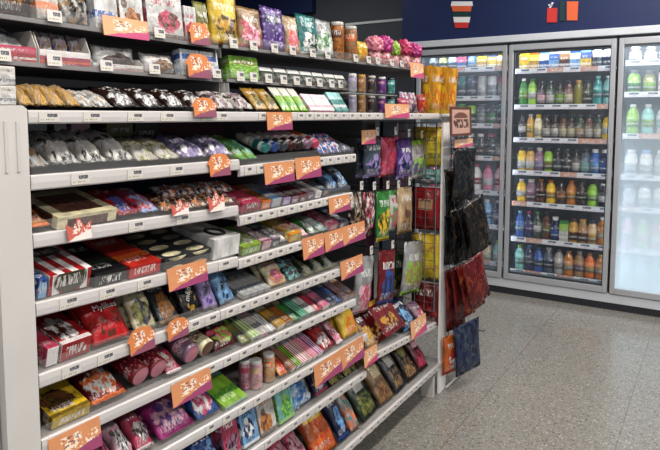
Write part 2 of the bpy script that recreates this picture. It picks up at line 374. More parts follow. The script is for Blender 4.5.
def glass_mat(i):
    t = T('cooler_door_glass'); n = t.n; o = t.objc(); s = t.n.new('ShaderNodeSeparateXYZ'); t.link(o, s.inputs[0])
    tr = n.new('ShaderNodeBsdfTransparent'); gl = n.new('ShaderNodeBsdfGlossy'); gl.inputs['Roughness'].default_value = .04
    df = n.new('ShaderNodeBsdfTranslucent'); df.inputs['Color'].default_value = lin('#e8f2ff'); d2 = n.new('ShaderNodeBsdfDiffuse'); d2.inputs['Color'].default_value = lin('#dce8f4')
    ad = n.new('ShaderNodeMixShader'); ad.inputs[0].default_value = .5; t.link(df.outputs[0], ad.inputs[1]); t.link(d2.outputs[0], ad.inputs[2])
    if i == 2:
        em = n.new('ShaderNodeEmission'); em.inputs[0].default_value = lin('#dcf0f4'); em.inputs[1].default_value = .42; a3 = n.new('ShaderNodeAddShader'); t.link(ad.outputs[0], a3.inputs[0]); t.link(em.outputs[0], a3.inputs[1]); ad = a3  # emission stands in for cabinet light scattered by this door's haze
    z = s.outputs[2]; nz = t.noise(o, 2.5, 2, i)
    if i == 2:   # condensation haze with the painted glow in it, thicker low down
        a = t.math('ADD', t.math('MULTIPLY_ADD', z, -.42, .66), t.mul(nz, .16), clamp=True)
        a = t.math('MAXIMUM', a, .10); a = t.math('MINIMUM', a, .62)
    elif i == 1: a = t.mul(nz, .07)
    else: a = t.math('ADD', t.mul(nz, .10), .03)
    m1 = n.new('ShaderNodeMixShader'); t.inp(m1.inputs[0], a); t.link(tr.outputs[0], m1.inputs[1]); t.link(ad.outputs[0], m1.inputs[2])
    lw = n.new('ShaderNodeLayerWeight'); lw.inputs['Blend'].default_value = .5
    fr = t.n.new('ShaderNodeMath'); fr.operation = 'MULTIPLY_ADD'; t.link(t.math('POWER', lw.outputs['Facing'], 4), fr.inputs[0]); fr.inputs[1].default_value = .3; fr.inputs[2].default_value = .025
    m2 = n.new('ShaderNodeMixShader'); t.link(fr.outputs[0], m2.inputs[0]); t.link(m1.outputs[0], m2.inputs[1]); t.link(gl.outputs[0], m2.inputs[2])
    t.link(m2.outputs[0], n['Material Output'].inputs[0]); return t.m
SH, DOORS = cooler()

# navy fascia over the cooler with its drink pictures
fr = empty('cooler_fascia', (-.7, YC, 2.077), 'navy blue fascia board above the cooler with coffee cup pictures', 'sign')
def fpart(name, poly, mat, y=YC-.006, parent=fr, th=.004):
    bm = bmesh.new(); prism(bm, poly, y, y+th, lambda a, b, t_: (a, t_, b)); bmesh.ops.translate(bm, verts=bm.verts, vec=-Vector((-.7, YC, 2.077)))
    return link_mesh(name, bm, mat, parent)
fpart('board', [(-2.36, 2.077), (2.4, 2.077), (2.4, 3.05), (-2.36, 3.05)], NAVY, YC, th=.06)
def fq(px0, px1, pa, pb, y0, y1):  # trapezoid from photo points on the fascia
    return [tuple((onY(x, y, YC))[i] for i in (0, 2)) for x, y in ((px0, y0), (px1, y0), (pb, y1), (pa, y1))]
cupw, cupo, cupr, cupg = (flat('cup_white', '#e4e2e0', .5, noise=.02), flat('cup_orange', '#d8683c', .5, noise=.02), flat('cup_red', '#c83a34', .5, noise=.02), flat('cup_green', '#1e3c3c', .5, noise=.02))
cg = fpart('coffee_cup_picture', fq(452, 472.5, 451, 473, 1.5, 6), cupw)
for q, m in ((fq(451.5, 472, 453, 471, 6, 11.5), cupo), (fq(453, 471, 453.5, 470, 11.5, 17), cupg), (fq(453.5, 470.5, 454.3, 469.5, 17, 22.5), cupw), (fq(454.3, 469.5, 455.5, 468, 22.5, 28), cupr)):
    fpart('cup_band', q, m, YC-.007, cg, .005)
g2 = fpart('bottle_picture', fq(547.5, 557.5, 547, 557, 8, 22.5), cupr); fpart('straw', fq(552, 554, 549, 551, 2.5, 8), cupw, YC-.008, g2); fpart('straw', fq(548.5, 552.5, 548.5, 551.5, 4.5, 6), cupw, YC-.008, g2)
g3 = fpart('drink_box_picture', fq(567, 578.5, 567, 577.5, 1.5, 20.5), cupo); fpart('box_shadow', fq(560, 565, 560, 565, 1.5, 21), cupg, YC-.007, g3)  # plain dark green rectangle left of the orange drink box

# ------------------------------------------------------------------ bottles
CW = flat('clear_bottle_plastic', '#9fb0b8', .15)
_lq = {}
def liquid(c):
    if c not in _lq:
        t = T('%s_drink' % c.strip('#')); o = t.objc(); cc = col(c)
        t.link(t.mix(t.noise(o, 9, 2), tuple(x*.6 for x in cc[:3])+(1,), cc), t.b.inputs['Base Color']); t.b.inputs['Roughness'].default_value = .12; t.b.inputs['Coat Weight'].default_value = .5
        _lq[c] = t.m
    return _lq[c]
def bottle_parts(kind, h, r):
    k = ('bt', kind, round(h, 3), round(r, 3))
    if k in _mc: return _mc[k]
    ms = []
    def mk(prof, uv=False):
        bm = bmesh.new(); uvl = bm.loops.layers.uv.new('UVMap'); lathe(bm, prof, 16, 0, uvl); me = bpy.data.meshes.new('b'); bm.to_mesh(me); bm.free(); return me
    if kind == 'pet':
        ms = [mk([(r*.7, 0), (r*.95, .006), (r, .02), (r*.94, h*.2), (r*.97, h*.3), (r*.97, h*.66), (r*.86, h*.77), (r*.5, h*.87), (r*.42, h*.93)]),
              mk([(r*.48, h*.9), (r*.52, h*.905), (r*.52, h*.985), (r*.46, h)]), mk([(r*1.0, h*.26), (r*1.0, h*.66)])]
    elif kind == 'wide':
        ms = [mk([(r*.85, 0), (r, .008), (r, h*.7), (r*.85, h*.8), (r*.6, h*.87), (r*.6, h*.9)]),
              mk([(r*.66, h*.86), (r*.68, h*.87), (r*.68, h*.985), (r*.62, h)]), mk([(r*1.02, h*.12), (r*1.02, h*.66)])]
    elif kind == 'can':
        ms = [mk([(r*.8, 0), (r, .008), (r, h*.92), (r*.85, h*.98)]), mk([(r*.86, h*.975), (r*.88, h), (r*.8, h), (r*.78, h*.985)]), mk([(r*1.01, h*.08), (r*1.01, h*.9)])]
    _mc[k] = ms; return ms
ORD = ['first', 'second', 'third', 'fourth', 'fifth', 'sixth', 'seventh', 'eighth', 'ninth', 'tenth', 'eleventh', 'twelfth', 'thirteenth', 'fourteenth']
def drink(x, y, z, kind, h, r, body, cap, lab, label, group, name='drink_bottle'):
    cat = {'pet': 'bottle', 'wide': 'bottle', 'can': 'can', 'carton': 'carton'}[kind]
    if kind == 'carton':
        t = empty('drink_carton', (x, y, z), label, 'carton', group)
        me = box_mesh(r*2, h*.86, r*1.8, pack('bands', body, lab, 'white')); o = link('carton_body', me, t); o.rotation_euler.z = -PI/2
        bm = bmesh.new(); prism(bm, [(-r*.95, h*.86), (r*.95, h*.86), (0, h)], -r*.95, r*.95, lambda a, b, c: (c, a, b)); link_mesh('gable_top', bm, liquid(cap), t)
        return t
    me = bottle_parts(kind, h, r)
    t = empty({'can': 'drink_can'}.get(kind, name), (x, y, z), label, cat, group, (0, 0, random.uniform(-.5, .5)-1.2))
    for nm, m, mt in (('body', me[0], liquid(body)), ({'can': 'lid'}.get(kind, 'cap'), me[1], liquid(cap)), ('wrap_label', me[2], pack('bands', lab, body, 'white') if lab else None)):
        if mt is None: continue
        o = link(nm, m, t)
        if not m.materials: m.materials.append(mt)
        o.material_slots[0].link = 'OBJECT'; o.material_slots[0].material = mt
    return t
CN = dict(dred='dark red', maroon='maroon', dbrown='dark brown', lgrey='light grey', offw='off-white', lblue='light blue', lteal='pale teal', lgreen='lime green', dgreen='dark green',
  lpink='pale pink', clearw='clear', dgrey='dark grey', lilac='lilac', slate='slate')
cn = lambda c: CN.get(c, c)
# each row: list of (kind, body, cap, label)
P_, Wd, Ca, Bx = 'pet', 'wide', 'can', 'carton'
rows = {
 1: [ [(Bx, 'yellow', 'yellow', 'gold'), (Bx, 'gold', 'orange', 'yellow'), (Bx, 'blue', 'lblue', 'white'), (Bx, 'lblue', 'white', 'blue'), (Bx, 'brown', 'white', 'tan'), (Bx, 'lblue', 'blue', 'white'), (Bx, 'yellow', 'lblue', 'blue'), (Ca, 'white', 'navy', 'slate'), (Ca, 'white', 'navy', 'navy')],
  [(P_, 'green', 'white', 'lgreen'), (P_, 'lgreen', 'green', 'white'), (Wd, 'black', 'black', 'lpink'), (Wd, 'dgreen', 'black', 'offw'), (Wd, 'dbrown', 'black', 'lgreen'), (Wd, 'brown', 'black', 'cream'), (Wd, 'olive', 'gold', None), (Wd, 'dgreen', 'black', 'dgrey'), (P_, 'teal', 'lteal', 'teal'), (P_, 'lteal', 'white', 'teal')],
  [(P_, 'black', 'black', 'white'), (P_, 'gold', 'white', 'yellow'), (Wd, 'cream', 'yellow', 'cream'), (Wd, 'dbrown', 'black', 'offw'), (Wd, 'dbrown', 'black', 'white'), (Wd, 'brown', 'black', 'cream'), (Wd, 'dbrown', 'black', 'cream'), (Wd, 'dgreen', 'black', 'beige'), (Wd, 'brown', 'black', 'offw'), (Wd, 'dgreen', 'black', 'cream'), (P_, 'yellow', 'black', 'white')],
  [(Wd, 'yellow', 'black', 'white'), (Wd, 'gold', 'black', 'white'), (Wd, 'mauve', 'offw', 'lilac'), (Wd, 'lgreen', 'black', 'olive'), (Wd, 'black', 'black', 'slate'), (Wd, 'black', 'black', 'dgrey'), (Wd, 'black', 'black', 'offw'), (Wd, 'slate', 'black', 'lteal'), (Wd, 'blue', 'white', 'lblue'), (Wd, 'navy', 'white', 'blue')],
  [(P_, 'yellow', 'white', 'white'), (Wd, 'mauve', 'offw', 'mauve'), (P_, 'brown', 'amber', 'dbrown'), (P_, 'yellow', 'orange', 'gold'), (P_, 'dbrown', 'black', 'amber'), (P_, 'amber', 'orange', 'gold'), (P_, 'dbrown', 'black', 'black'), (P_, 'lgreen', 'black', 'lgreen'), (P_, 'black', 'white', 'white')],
  [(P_, 'blue', 'lblue', 'lblue'), (P_, 'navy', 'rose', 'purple'), (P_, 'dgreen', 'green', 'white'), (P_, 'brown', 'black', 'olive'), (Wd, 'navy', 'white', 'blue'), (Bx, 'white', 'green', 'lgreen'), (Wd, 'gold', 'brown', 'brown'), (Wd, 'tan', 'gold', 'brown'), (Wd, 'beige', 'black', 'gold'), (P_, 'amber', 'white', 'beige')],
  [(P_, 'lteal', 'lgreen', 'lteal'), (P_, 'navy', 'blue', 'slate'), (P_, 'blue', 'blue', 'slate'), (P_, 'slate', 'offw', 'navy'), (P_, 'lgrey', 'grey', 'offw'), (P_, 'amber', 'tan', 'beige'), (P_, 'tan', 'lgrey', 'mauve'), (P_, 'orange', 'amber', 'gold'), (P_, 'amber', 'gold', 'beige')]],
 0: [ [(Ca, 'slate', 'black', 'dgrey'), (Ca, 'olive', 'black', 'dgreen'), (Ca, 'lblue', 'white', 'slate'), (Bx, 'blue', 'rose', 'rose'), (Ca, 'blue', 'blue', 'lblue'), (Bx, 'gold', 'yellow', 'yellow'), (Bx, 'yellow', 'blue', 'gold'), (Bx, 'yellow', 'gold', 'white')],
  [(Ca, 'slate', 'black', 'blue'), (Ca, 'black', 'black', 'slate'), (Ca, 'blue', 'white', 'navy'), (Ca, 'teal', 'lgrey', 'slate'), (Ca, 'navy', 'lgrey', 'slate'), (Ca, 'lgrey', 'white', 'white'), (Ca, 'white', 'rose', 'lgrey'), (Ca, 'rose', 'offw', 'offw')],
  [(Ca, 'black', 'grey', 'dgrey'), (Ca, 'slate', 'grey', 'black'), (Ca, 'teal', 'white', 'slate'), (Ca, 'green', 'lgreen', 'lgreen'), (Ca, 'lgreen', 'black', 'dgreen'), (Ca, 'slate', 'white', 'lgrey'), (Ca, 'black', 'black', 'green'), (Ca, 'teal', 'white', 'black')],
  [(P_, 'black', 'white', 'slate'), (P_, 'slate', 'white', 'teal'), (P_, 'dgrey', 'white', 'slate'), (Wd, 'black', 'white', 'white'), (Wd, 'black', 'white', 'offw'), (Wd, 'dgrey', 'white', 'black'), (Wd, 'black', 'rose', 'dgrey'), (Wd, 'black', 'black', 'white')],
  [(P_, 'rose', 'white', 'red'), (P_, 'offw', 'white', 'rose'), (P_, 'lgrey', 'rose', 'red'), (P_, 'lpink', 'rose', 'rose'), (P_, 'white', 'rose', 'red'), (P_, 'pink', 'rose', 'white'), (P_, 'lpink', 'red', 'red')],
  [(P_, 'slate', 'white', 'blue'), (P_, 'lgrey', 'blue', 'navy'), (P_, 'navy', 'white', 'white'), (P_, 'slate', 'white', 'lgrey'), (P_, 'blue', 'white', 'white'), (P_, 'lblue', 'white', 'blue'), (P_, 'navy', 'white', 'lgrey')],
  [(P_, 'lteal', 'white', 'offw'), (P_, 'cream', 'white', 'lgreen'), (P_, 'offw', 'offw', 'cream'), (P_, 'lgrey', 'lteal', 'lteal'), (P_, 'cream', 'lgreen', 'olive'), (P_, 'beige', 'offw', 'cream'), (P_, 'lteal', 'lgreen', 'white')]],
 2: [ [(Wd, 'brown', 'white', 'offw'), (Wd, 'dbrown', 'white', 'white'), (Wd, 'maroon', 'white', 'black'), (Wd, 'brown', 'offw', 'rose'), (Wd, 'dbrown', 'offw', 'cream'), (Wd, 'black', 'white', 'white'), (Wd, 'tan', 'white', 'brown')],
  [(Wd, 'lgreen', 'grey', 'green'), (Wd, 'olive', 'grey', 'lgreen'), (Bx, 'beige', 'dbrown', 'white'), (Wd, 'lgreen', 'grey', 'offw'), (Wd, 'green', 'grey', 'lgreen'), (Bx, 'tan', 'dbrown', 'offw'), (Wd, 'olive', 'grey', 'olive')],
  [(P_, 'lgreen', 'white', 'lgreen'), (P_, 'lteal', 'white', 'lgreen'), (P_, 'lgrey', 'white', 'lteal'), (P_, 'lblue', 'white', 'offw'), (P_, 'lgrey', 'white', 'offw'), (P_, 'lteal', 'white', 'offw'), (P_, 'lblue', 'lblue', 'white')],
  [(Wd, 'white', 'white', 'lgrey'), (Wd, 'white', 'lblue', 'offw'), (Wd, 'lgrey', 'white', 'offw'), (Wd, 'yellow', 'slate', 'yellow'), (Wd, 'white', 'grey', 'lblue'), (Wd, 'offw', 'white', 'lteal'), (Wd, 'lgrey', 'grey', 'white')],
  [(Wd, 'lgrey', 'slate', 'white'), (Wd, 'white', 'slate', 'lgrey'), (Wd, 'offw', 'slate', 'lgrey'), (Wd, 'lgrey', 'white', 'lblue'), (Wd, 'white', 'white', 'offw'), (Wd, 'lgrey', 'lblue', 'white'), (Wd, 'lblue', 'white', 'white')],
  [(P_, 'pink', 'white', 'green'), (P_, 'lgreen', 'white', 'pink'), (P_, 'rose', 'green', 'white'), (P_, 'lteal', 'rose', 'white'), (P_, 'lgreen', 'rose', 'lpink'), (P_, 'pink', 'lteal', 'white'), (P_, 'lpink', 'white', 'lgreen')],
  [(P_, 'lteal', 'white', 'green'), (P_, 'lblue', 'white', 'offw'), (P_, 'green', 'white', 'lteal'), (P_, 'lteal', 'lpink', 'lpink'), (P_, 'lblue', 'lteal', 'offw'), (P_, 'lteal', 'green', 'offw'), (P_, 'lblue', 'white', 'lteal')]]}
DN = ['left', 'middle', 'right']
for di in range(3):
    a, b = DOORS[di]
    for k, row in enumerate(rows[di]):
        z = SH[di][k]+.0085
        if k == 6: z = .1712
        ztop = (SH[di][k-1] if k else 1.985)-.02
        avail = ztop-z; n = len(row); pitch = (b-a-.09)/n
        for j, (kd, bo, ca, la) in enumerate(row):
            h = min(avail*random.uniform(.82, .88), {P_: .225, Wd: .195, Ca: .19, Bx: .17}[kd])
            if di == 1 and k == 0: h = min(avail*.88, .14 if j < 7 else .165)
            r = min(pitch*.495, {P_: .043, Wd: .043, Ca: .040, Bx: .040}[kd])
            nm = {P_: 'drink bottle', Wd: 'squat bottle', Ca: 'drink can', Bx: 'drink carton'}[kd]
            c2 = cn(la) if la and la != bo else cn(ca)
            lb = '%s %s with %s %s, %s from left, %s shelf, %s cooler door' % (cn(bo), nm, c2, 'label' if (la and la != bo) else ('lid' if kd == Ca else 'top'), ORD[j], ['top', 'second', 'third', 'fourth', 'fifth', 'sixth', 'bottom'][k], DN[di])
            drink(a+.045+pitch*(j+.5), YC+.17+random.uniform(-.008, .008), z, kd, h, r, bo, ca, la, lb, 'drinks in the cooler')

# ------------------------------------------------------------------ gondola shelving
XB = -1.60
YP0, YP1 = .645, .715                                  # near post
def lpt(p, q, X):                                      # lip edge line through two photo points on plane X -> (Y0,z0,Y1,z1)
    a, b = onX(*p, X), onX(*q, X); return a.y, a.z, b.y, b.z
XL = -1.112
SHELF = {  # key: (X front, Y0, z0(lip bottom), Y1, z1, lip height, label)
 'a1': (XF, .717, 1.432, 2.86, 1.430, .028),
 'b1': (XF, .717, 1.297, 1.357, 1.291, .032), 'b2': (XF, 1.36, 1.271, 2.035, 1.271, .032),
 'c1': (XF, .717, 1.178, 1.350, 1.158, .031), 'c2': (XF, 1.356, 1.126, 2.010, 1.128, .030),
 'd1': (XF, .717, 1.035, 1.346, 1.008, .031), 'd2': (XF, 1.350, .999, 1.998, .995, .030),
 'e1': (XF, .717, .882, 1.266, .868, .031), 'e2': (XF, 1.269, .868, 2.0, .849, .031),
 'f1': (XF, .717, .742, 2.04, .706, .030),
 'g1': (XF, .717, .570, 2.135, .537, .030), 'h1': (XF, .717, .402, 2.128, .383, .030), 'z1': (XF, .717, .125, 2.13, .130, .03),
 'u3': (XF, 2.135, .434, 2.862, .372, .032), 'z3': (XF, 2.133, .130, 2.978, .137, .030)}
LBL = {'a1': 'long eye-level white shelf running the whole length of the gondola', 'b1': 'second white shelf down at the near end, below eye-level shelf', 'b2': 'second white shelf down in the middle, under two orange price signs',
 'c1': 'third white shelf down at the near end, with red crown signs', 'c2': 'third white shelf down in the middle, full of flat sweet packs', 'd1': 'fourth white shelf down at near end, holding large flat chocolate boxes',
 'd2': 'fourth white shelf down in middle, with three orange signs', 'e1': 'fifth white shelf down at near end, with red chocolate bags', 'e2': 'fifth white shelf down in the middle, with grey card packs',
 'f1': 'sixth white shelf down, holding chocolate rolls and slim stick packs', 'g1': 'seventh white shelf down, holding magenta pouch and white-capped jars', 'h1': 'eighth white shelf down, holding upright sweet tubes',
 'z1': 'bottom white shelf in the near part, just above the floor', 'u3': 'short white shelf low at the far end under hanging bags', 'z3': 'bottom white shelf at the far end holding dark nut bags'}
def zs(key, Y):
    X, y0, z0, y1, z1, h = SHELF[key][:6]; return z0+(z1-z0)*(Y-y0)/(y1-y0)+h-.003
def price_card(bm, X, Y, z, w, h, uvl):
    vs = [bm.verts.new((X+dx, Y+dy*w/2, z+dz)) for dy, dz, dx in ((-1, 0, 0), (1, 0, 0), (1, h, 0), (-1, h, 0))]
    f = bm.faces.new(vs)
    for lp, w_ in zip(f.loops, ((0, 0), (1, 0), (1, 1), (0, 1))): lp[uvl].uv = w_
    r = bmesh.ops.extrude_face_region(bm, geom=[f]); bmesh.ops.translate(bm, verts=[v for v in r['geom'] if isinstance(v, bmesh.types.BMVert)], vec=(.0012, 0, 0))
for key, (X, y0, z0, y1, z1, h) in SHELF.items():
    root = empty('gondola_shelf', (X, y0, z0), LBL[key], 'shelf'); ro = Vector((X, y0, z0)); D = XB-X
    sh = lambda y: (z1-z0)*(y-y0)/(y1-y0)
    bm = bmesh.new()
    vs = box(bm, XB+.012-X, -.016, .002, y1-y0-.002, h-.014, h-.003)
    for v in bm.verts: v.co.z += sh(v.co.y+y0)
    link_mesh('board', bm, BOARD, root)
    # lip: rolled price channel profile
    bm = bmesh.new(); prof = [(-.016, h-.003), (-.004, h), (0, h-.003), (.001, h*.5), (0, .003), (-.003, 0), (-.010, 0), (-.010, h*.5), (-.016, h-.016)]
    prism(bm, prof, 0, y1-y0, lambda a, b, t_: (a, t_, b+sh(t_+y0)))
    lip = link_mesh('lip', bm, WHITE, root)
    # price tags
    if key in ('a1', 'b1', 'c1', 'd1', 'e1'):
        tags = {'a1': [50, 93, 136, 168, 208, 222, 262], 'b1': [79, 134, 176], 'c1': [81, 134, 181], 'd1': [63, 103, 141, 222], 'e1': [63, 99, 190, 208]}[key]
        ys = [Yx(p, X) for p in tags]
        if key == 'a1': ys += [Yx(300+i*8.5, X) for i in range(15)]
    elif key in ('f1', 'g1', 'h1', 'z1'):
        st = {'f1': 170, 'g1': 205, 'h1': 250, 'z1': 330}[key]; ys = []; p = st
        while Yx(p, X) < y1-.05: ys.append(Yx(p, X)); p += 19-(p-170)*.05
    else:
        n = int((y1-y0)/.058); ys = [y0+.035+i*(y1-y0-.06)/n for i in range(n+1)]
    for Y in ys:
        bm = bmesh.new(); uvl = bm.loops.layers.uv.new('UVMap'); w = .046 if key in ('a1', 'b1', 'c1', 'd1', 'e1') and Y < 1.35 else .034
        price_card(bm, .0012, 0, 0, w, h*.74, uvl)
        link_mesh('price_tag', bm, PRICE, lip, loc=(0, Y-y0, h*.13+sh(Y)))
    if key not in ('a1',):
        bm = bmesh.new(); box(bm, -.0075, -.006, .005, y1-y0-.005, h-.001, h+.026)
        for v in bm.verts: v.co.z += sh(v.co.y+y0)
        link_mesh('front_guard', bm, GUARD, root)
# frame: posts, slotted upright, back, base
gf = empty('shelving_gondola', (XF, .6, 0), 'white upright posts, dark back and recessed base carrying the long sweet shelving', 'shelving'); go = gf.location.copy()
def post(y0, y1, x0, top, dx, POST=POST):
    p = bpy.data.objects.new('post', None); bm = bmesh.new(); w = (y1-y0)/2
    pts = [(-w, 0), (w, 0), (w, top-.006), (w-.008, top), (-w+.008, top), (-w, top-.006)]
    prism(bm, pts, -dx, 0, lambda a, b, t_: (t_, a, b)); u_ = link_mesh('upright_post', bm, POST, gf, loc=tuple(Vector((x0, (y0+y1)/2, 0))-go))
    for s in (-.35, .35):
        bm = bmesh.new(); rod(bm, (.0005, s*w, top-.13), (.0005, s*w, top-.03), .003, 8); link_mesh('rib', bm, POST, u_)
post(YP0, YP1, XF, 1.468, .07); post(2.925, 3.015, XF-.004, 1.438, .010, flat('bright_post_enamel', '#f0ece8', .4))  # far post: same enamel, colour lightened to stand in for light on it
bm = bmesh.new(); box(bm, -.03, 0, -.022, .022, 0, 1.45, 0, .002); su = link_mesh('slotted_upright', bm, POST, gf, loc=(-.02, .02, 0))
for i in range(26):
    bm = bmesh.new(); box(bm, 0, .001, .004, .009, .12+i*.05, .15+i*.05); link_mesh('slot', bm, GASKET, su)
def gpart(name, mat, *b):
    bm = bmesh.new(); box(bm, *b); bmesh.ops.translate(bm, verts=bm.verts, vec=-go); return link_mesh(name, bm, mat, gf)
gpart('back_panel', DARKP, XB-.02, XB+.01, .60, 2.99, .0, 1.53)
gpart('base_plinth', flat('plinth_grey', '#6a6764', .6), XB+.012, -1.36, .72, 2.87, 0, .11)
gpart('foot_block', POST, -1.24, XF-.012, 2.86, 2.884, 0, .11)
gpart('peg_panel', flat('peg_panel_dark', '#1e1b1c', .7), XB+.012, XB+.018, 2.15, 2.87, .5, 1.41)
gpart('end_panel', POST, XB+.012, XF-.055, .600, .612, 0, 1.45)
gpart('end_cap_board', WHITE, XB+.02, XF-.01, .55, .712, 1.4685, 1.4695)
# upper ledges: thin metal ledges on brackets
XG = -1.25
LEDGE = {'L1': (.50, 1.37, 1.651, 1.645), 'L2': (.50, 1.385, 1.558, 1.549), 'M1': (1.39, 2.86, 1.650, 1.668), 'M2': (1.405, 2.13, 1.551, 1.549)}
LG = {'L1': 'topmost narrow ledge at the near end, holding chocolate boxes', 'L2': 'lower narrow ledge at near end, holding wafer wrappers and display cartons', 'M1': 'topmost clear-edged ledge holding standing bags, jars and flower pouches', 'M2': 'short lower ledge in the middle holding small gum boxes'}
LROOT = {}
for k, (y0, y1, z0, z1) in LEDGE.items():
    root = LROOT[k] = empty('upper_ledge', (XG, y0, z0), LG[k], 'shelf'); sh = lambda y: (z1-z0)*y/(y1-y0)
    def bb(name, x0, x1, ya, yb, za, zb, mat, par=root):
        bm = bmesh.new(); box(bm, x0, x1, ya, yb, za, zb)
        for v in bm.verts: v.co.z += sh(v.co.y)
        return link_mesh(name, bm, mat, par)
    bb('board', XB+.012-XG, -.004, 0, y1-y0, 0, .003, flat('ledge_board', '#4a4547', .5)); bb('front_edge', -.004, 0, 0, y1-y0, -.002, .008, LEDGEM)
    bb('front_guard', .0005, .0015, 0, y1-y0, 0.0, .036, GUARD)
    bb('bracket', XB+.012-XG, -.01, .0, .003, -.03, .0, LEDGEM); bb('bracket', XB+.012-XG, -.01, y1-y0-.003, y1-y0, -.03, .0, LEDGEM)
def zl(k, Y): y0, y1, z0, z1 = LEDGE[k]; return z0+(z1-z0)*(Y-y0)/(y1-y0)+.0035
# clear acrylic divider where the bays meet
tag(link_mesh('acrylic_divider', (lambda bm: (prism(bm, [(-1.18, 1.462), (-1.23, 1.50), (-1.235, 1.545), (-1.6, 1.545), (-1.6, 1.462)], 1.392, 1.396, lambda a, b, t_: (a, t_, b)), bm)[1])(bmesh.new()), film('acrylic_divider_clear', 'white', .25)), 'clear acrylic divider on the eye-level shelf between bays', 'divider')

# ------------------------------------------------------------------ goods
PLACE = {'a1': 'on the eye-level shelf', 'b1': 'second shelf down, near end', 'b2': 'second shelf down, middle', 'c1': 'third shelf down, near end', 'c2': 'third shelf down, middle',
 'd1': 'fourth shelf down, near end', 'd2': 'fourth shelf down, middle', 'e1': 'fifth shelf down, near end', 'e2': 'fifth shelf down, middle', 'f1': 'on the sixth shelf down', 'g1': 'on the seventh shelf down',
 'h1': 'on the eighth shelf down', 'z1': 'on the bottom shelf', 'u3': 'low short shelf, far end', 'z3': 'bottom shelf, far end', 'L1': 'on top ledge, near end', 'L2': 'on lower ledge, near end', 'M1': 'on top ledge, middle', 'M2': 'on lower ledge, middle'}
GOODS = []
def goods(key, px0, px1, kind, L, t, tilt, mat, name, phrase, cat, n=1, deep=None, back=0.0, jit=1, lift=0, wmul=.95, cap=None, fixw=None):
    X = SHELF[key][0]-.011 if key in SHELF else XG-.006
    X -= back
    if deep is None: deep = 2 if (key[0] in 'efgh' and not back and kind in 'PB' and tilt <= 76 and px1-px0 > 8) else 1
    ya, yb = Yx(px0, X), Yx(px1, X); pit = (yb-ya)/n; W = pit*wmul
    if fixw: W = fixw
    ti = math.radians(tilt)                          # lean back from upright (90 = lying flat)
    zf = (lambda Y: zs(key, Y)+.0) if key in SHELF else (lambda Y: zl(key, Y))
    out = []
    for i in range(n):
        for d in range(deep):
            Y = ya+pit*(i+.5); foot = t/2*math.cos(ti)+0.002
            lenx = L*math.sin(ti)+t*math.cos(ti)
            x = X-foot-d*(lenx+.006 if tilt > 60 else (t if kind in 'BR' else t*.8)/max(math.cos(ti), .35)+.006)
            z = zf(Y)+t/2*math.sin(ti)*(1 if kind == 'B' else .72)+.0025+lift
            if kind == 'R': z = zf(Y)+W/2+.001+lift
            grp = None
            if n*deep > 1: grp = '%s %s' % (phrase, PLACE[key])
            jt = math.radians(random.uniform(-3, 3))*jit
            if kind == 'P': me = pouch_mesh(W, L, t, (i+d) % 3, False, mat)
            elif kind == 'G': me = pouch_mesh(W, L, t, (i+d) % 3, True, mat)
            elif kind == 'B': me = box_mesh(W, L, t, mat); jt *= .3
            elif kind == 'R': me = roll_mesh(W, L, mat, cap or mat)
            if kind in 'PG':
                # slender leaning pack: keep its foot above the board
                z += 0
            o = link(name, me, None, (x, Y, z))
            o.rotation_euler = Matrix.Rotation(jt, 3, 'Z').to_4x4().to_3x3().to_euler()
            o.rotation_euler = (Matrix.Rotation(jt, 3, 'Z') @ Matrix.Rotation(-ti, 3, 'Y')).to_euler()
            tag(o, phrase, cat, grp); o['_k'] = key; o['_d'] = d; GOODS.append(o); out.append(o)
    return out
def jar(key, px, h, r, body, lidc, contents, phrase, name='sweet_jar', back=0.0, lift=0, cat='jar'):
    X = (SHELF[key][0]-.024 if key in SHELF else XG-.006)-back; Y = Yx(px, X); z = (zs(key, Y) if key in SHELF else zl(key, Y))+.001+lift
    o = empty(name, (X-r, Y, z), phrase, cat); o['_k'] = key; o['_d'] = 0; GOODS.append(o)
    bm = bmesh.new(); uvl = bm.loops.layers.uv.new('UVMap'); lathe(bm, [(r*.85, 0), (r, .006), (r, h*.84), (r*.82, h*.93)], 20, 0, uvl); link_mesh('body', bm, pack('dots', body, contents, contents), o)
    bm = bmesh.new(); lh = min(.13*h, .015); lathe(bm, [(r*.86, h-lh), (r*.92, h-lh*.9), (r*.92, h-lh*.15), (r*.84, h)], 20); link_mesh('lid', bm, liquid(lidc), o)
    return o
pk = pack
def fnt(name, txt, size, mat, parent, loc, rot):
    cu = bpy.data.curves.new(name, 'FONT'); cu.body = txt; cu.size = size; cu.extrude = .0004; cu.align_x = 'CENTER'; cu.align_y = 'CENTER'; cu.resolution_u = 3
    tmp = bpy.data.objects.new('tmp', cu); C.objects.link(tmp); dg = bpy.context.evaluated_depsgraph_get(); me = bpy.data.meshes.new_from_object(tmp.evaluated_get(dg)); bpy.data.objects.remove(tmp)
    me.materials.clear(); me.materials.append(mat); o = link(name, me, parent, loc); o.rotation_euler = rot; return o
RT = (PI/2, 0, PI/2)   # text facing +X on an upright pack

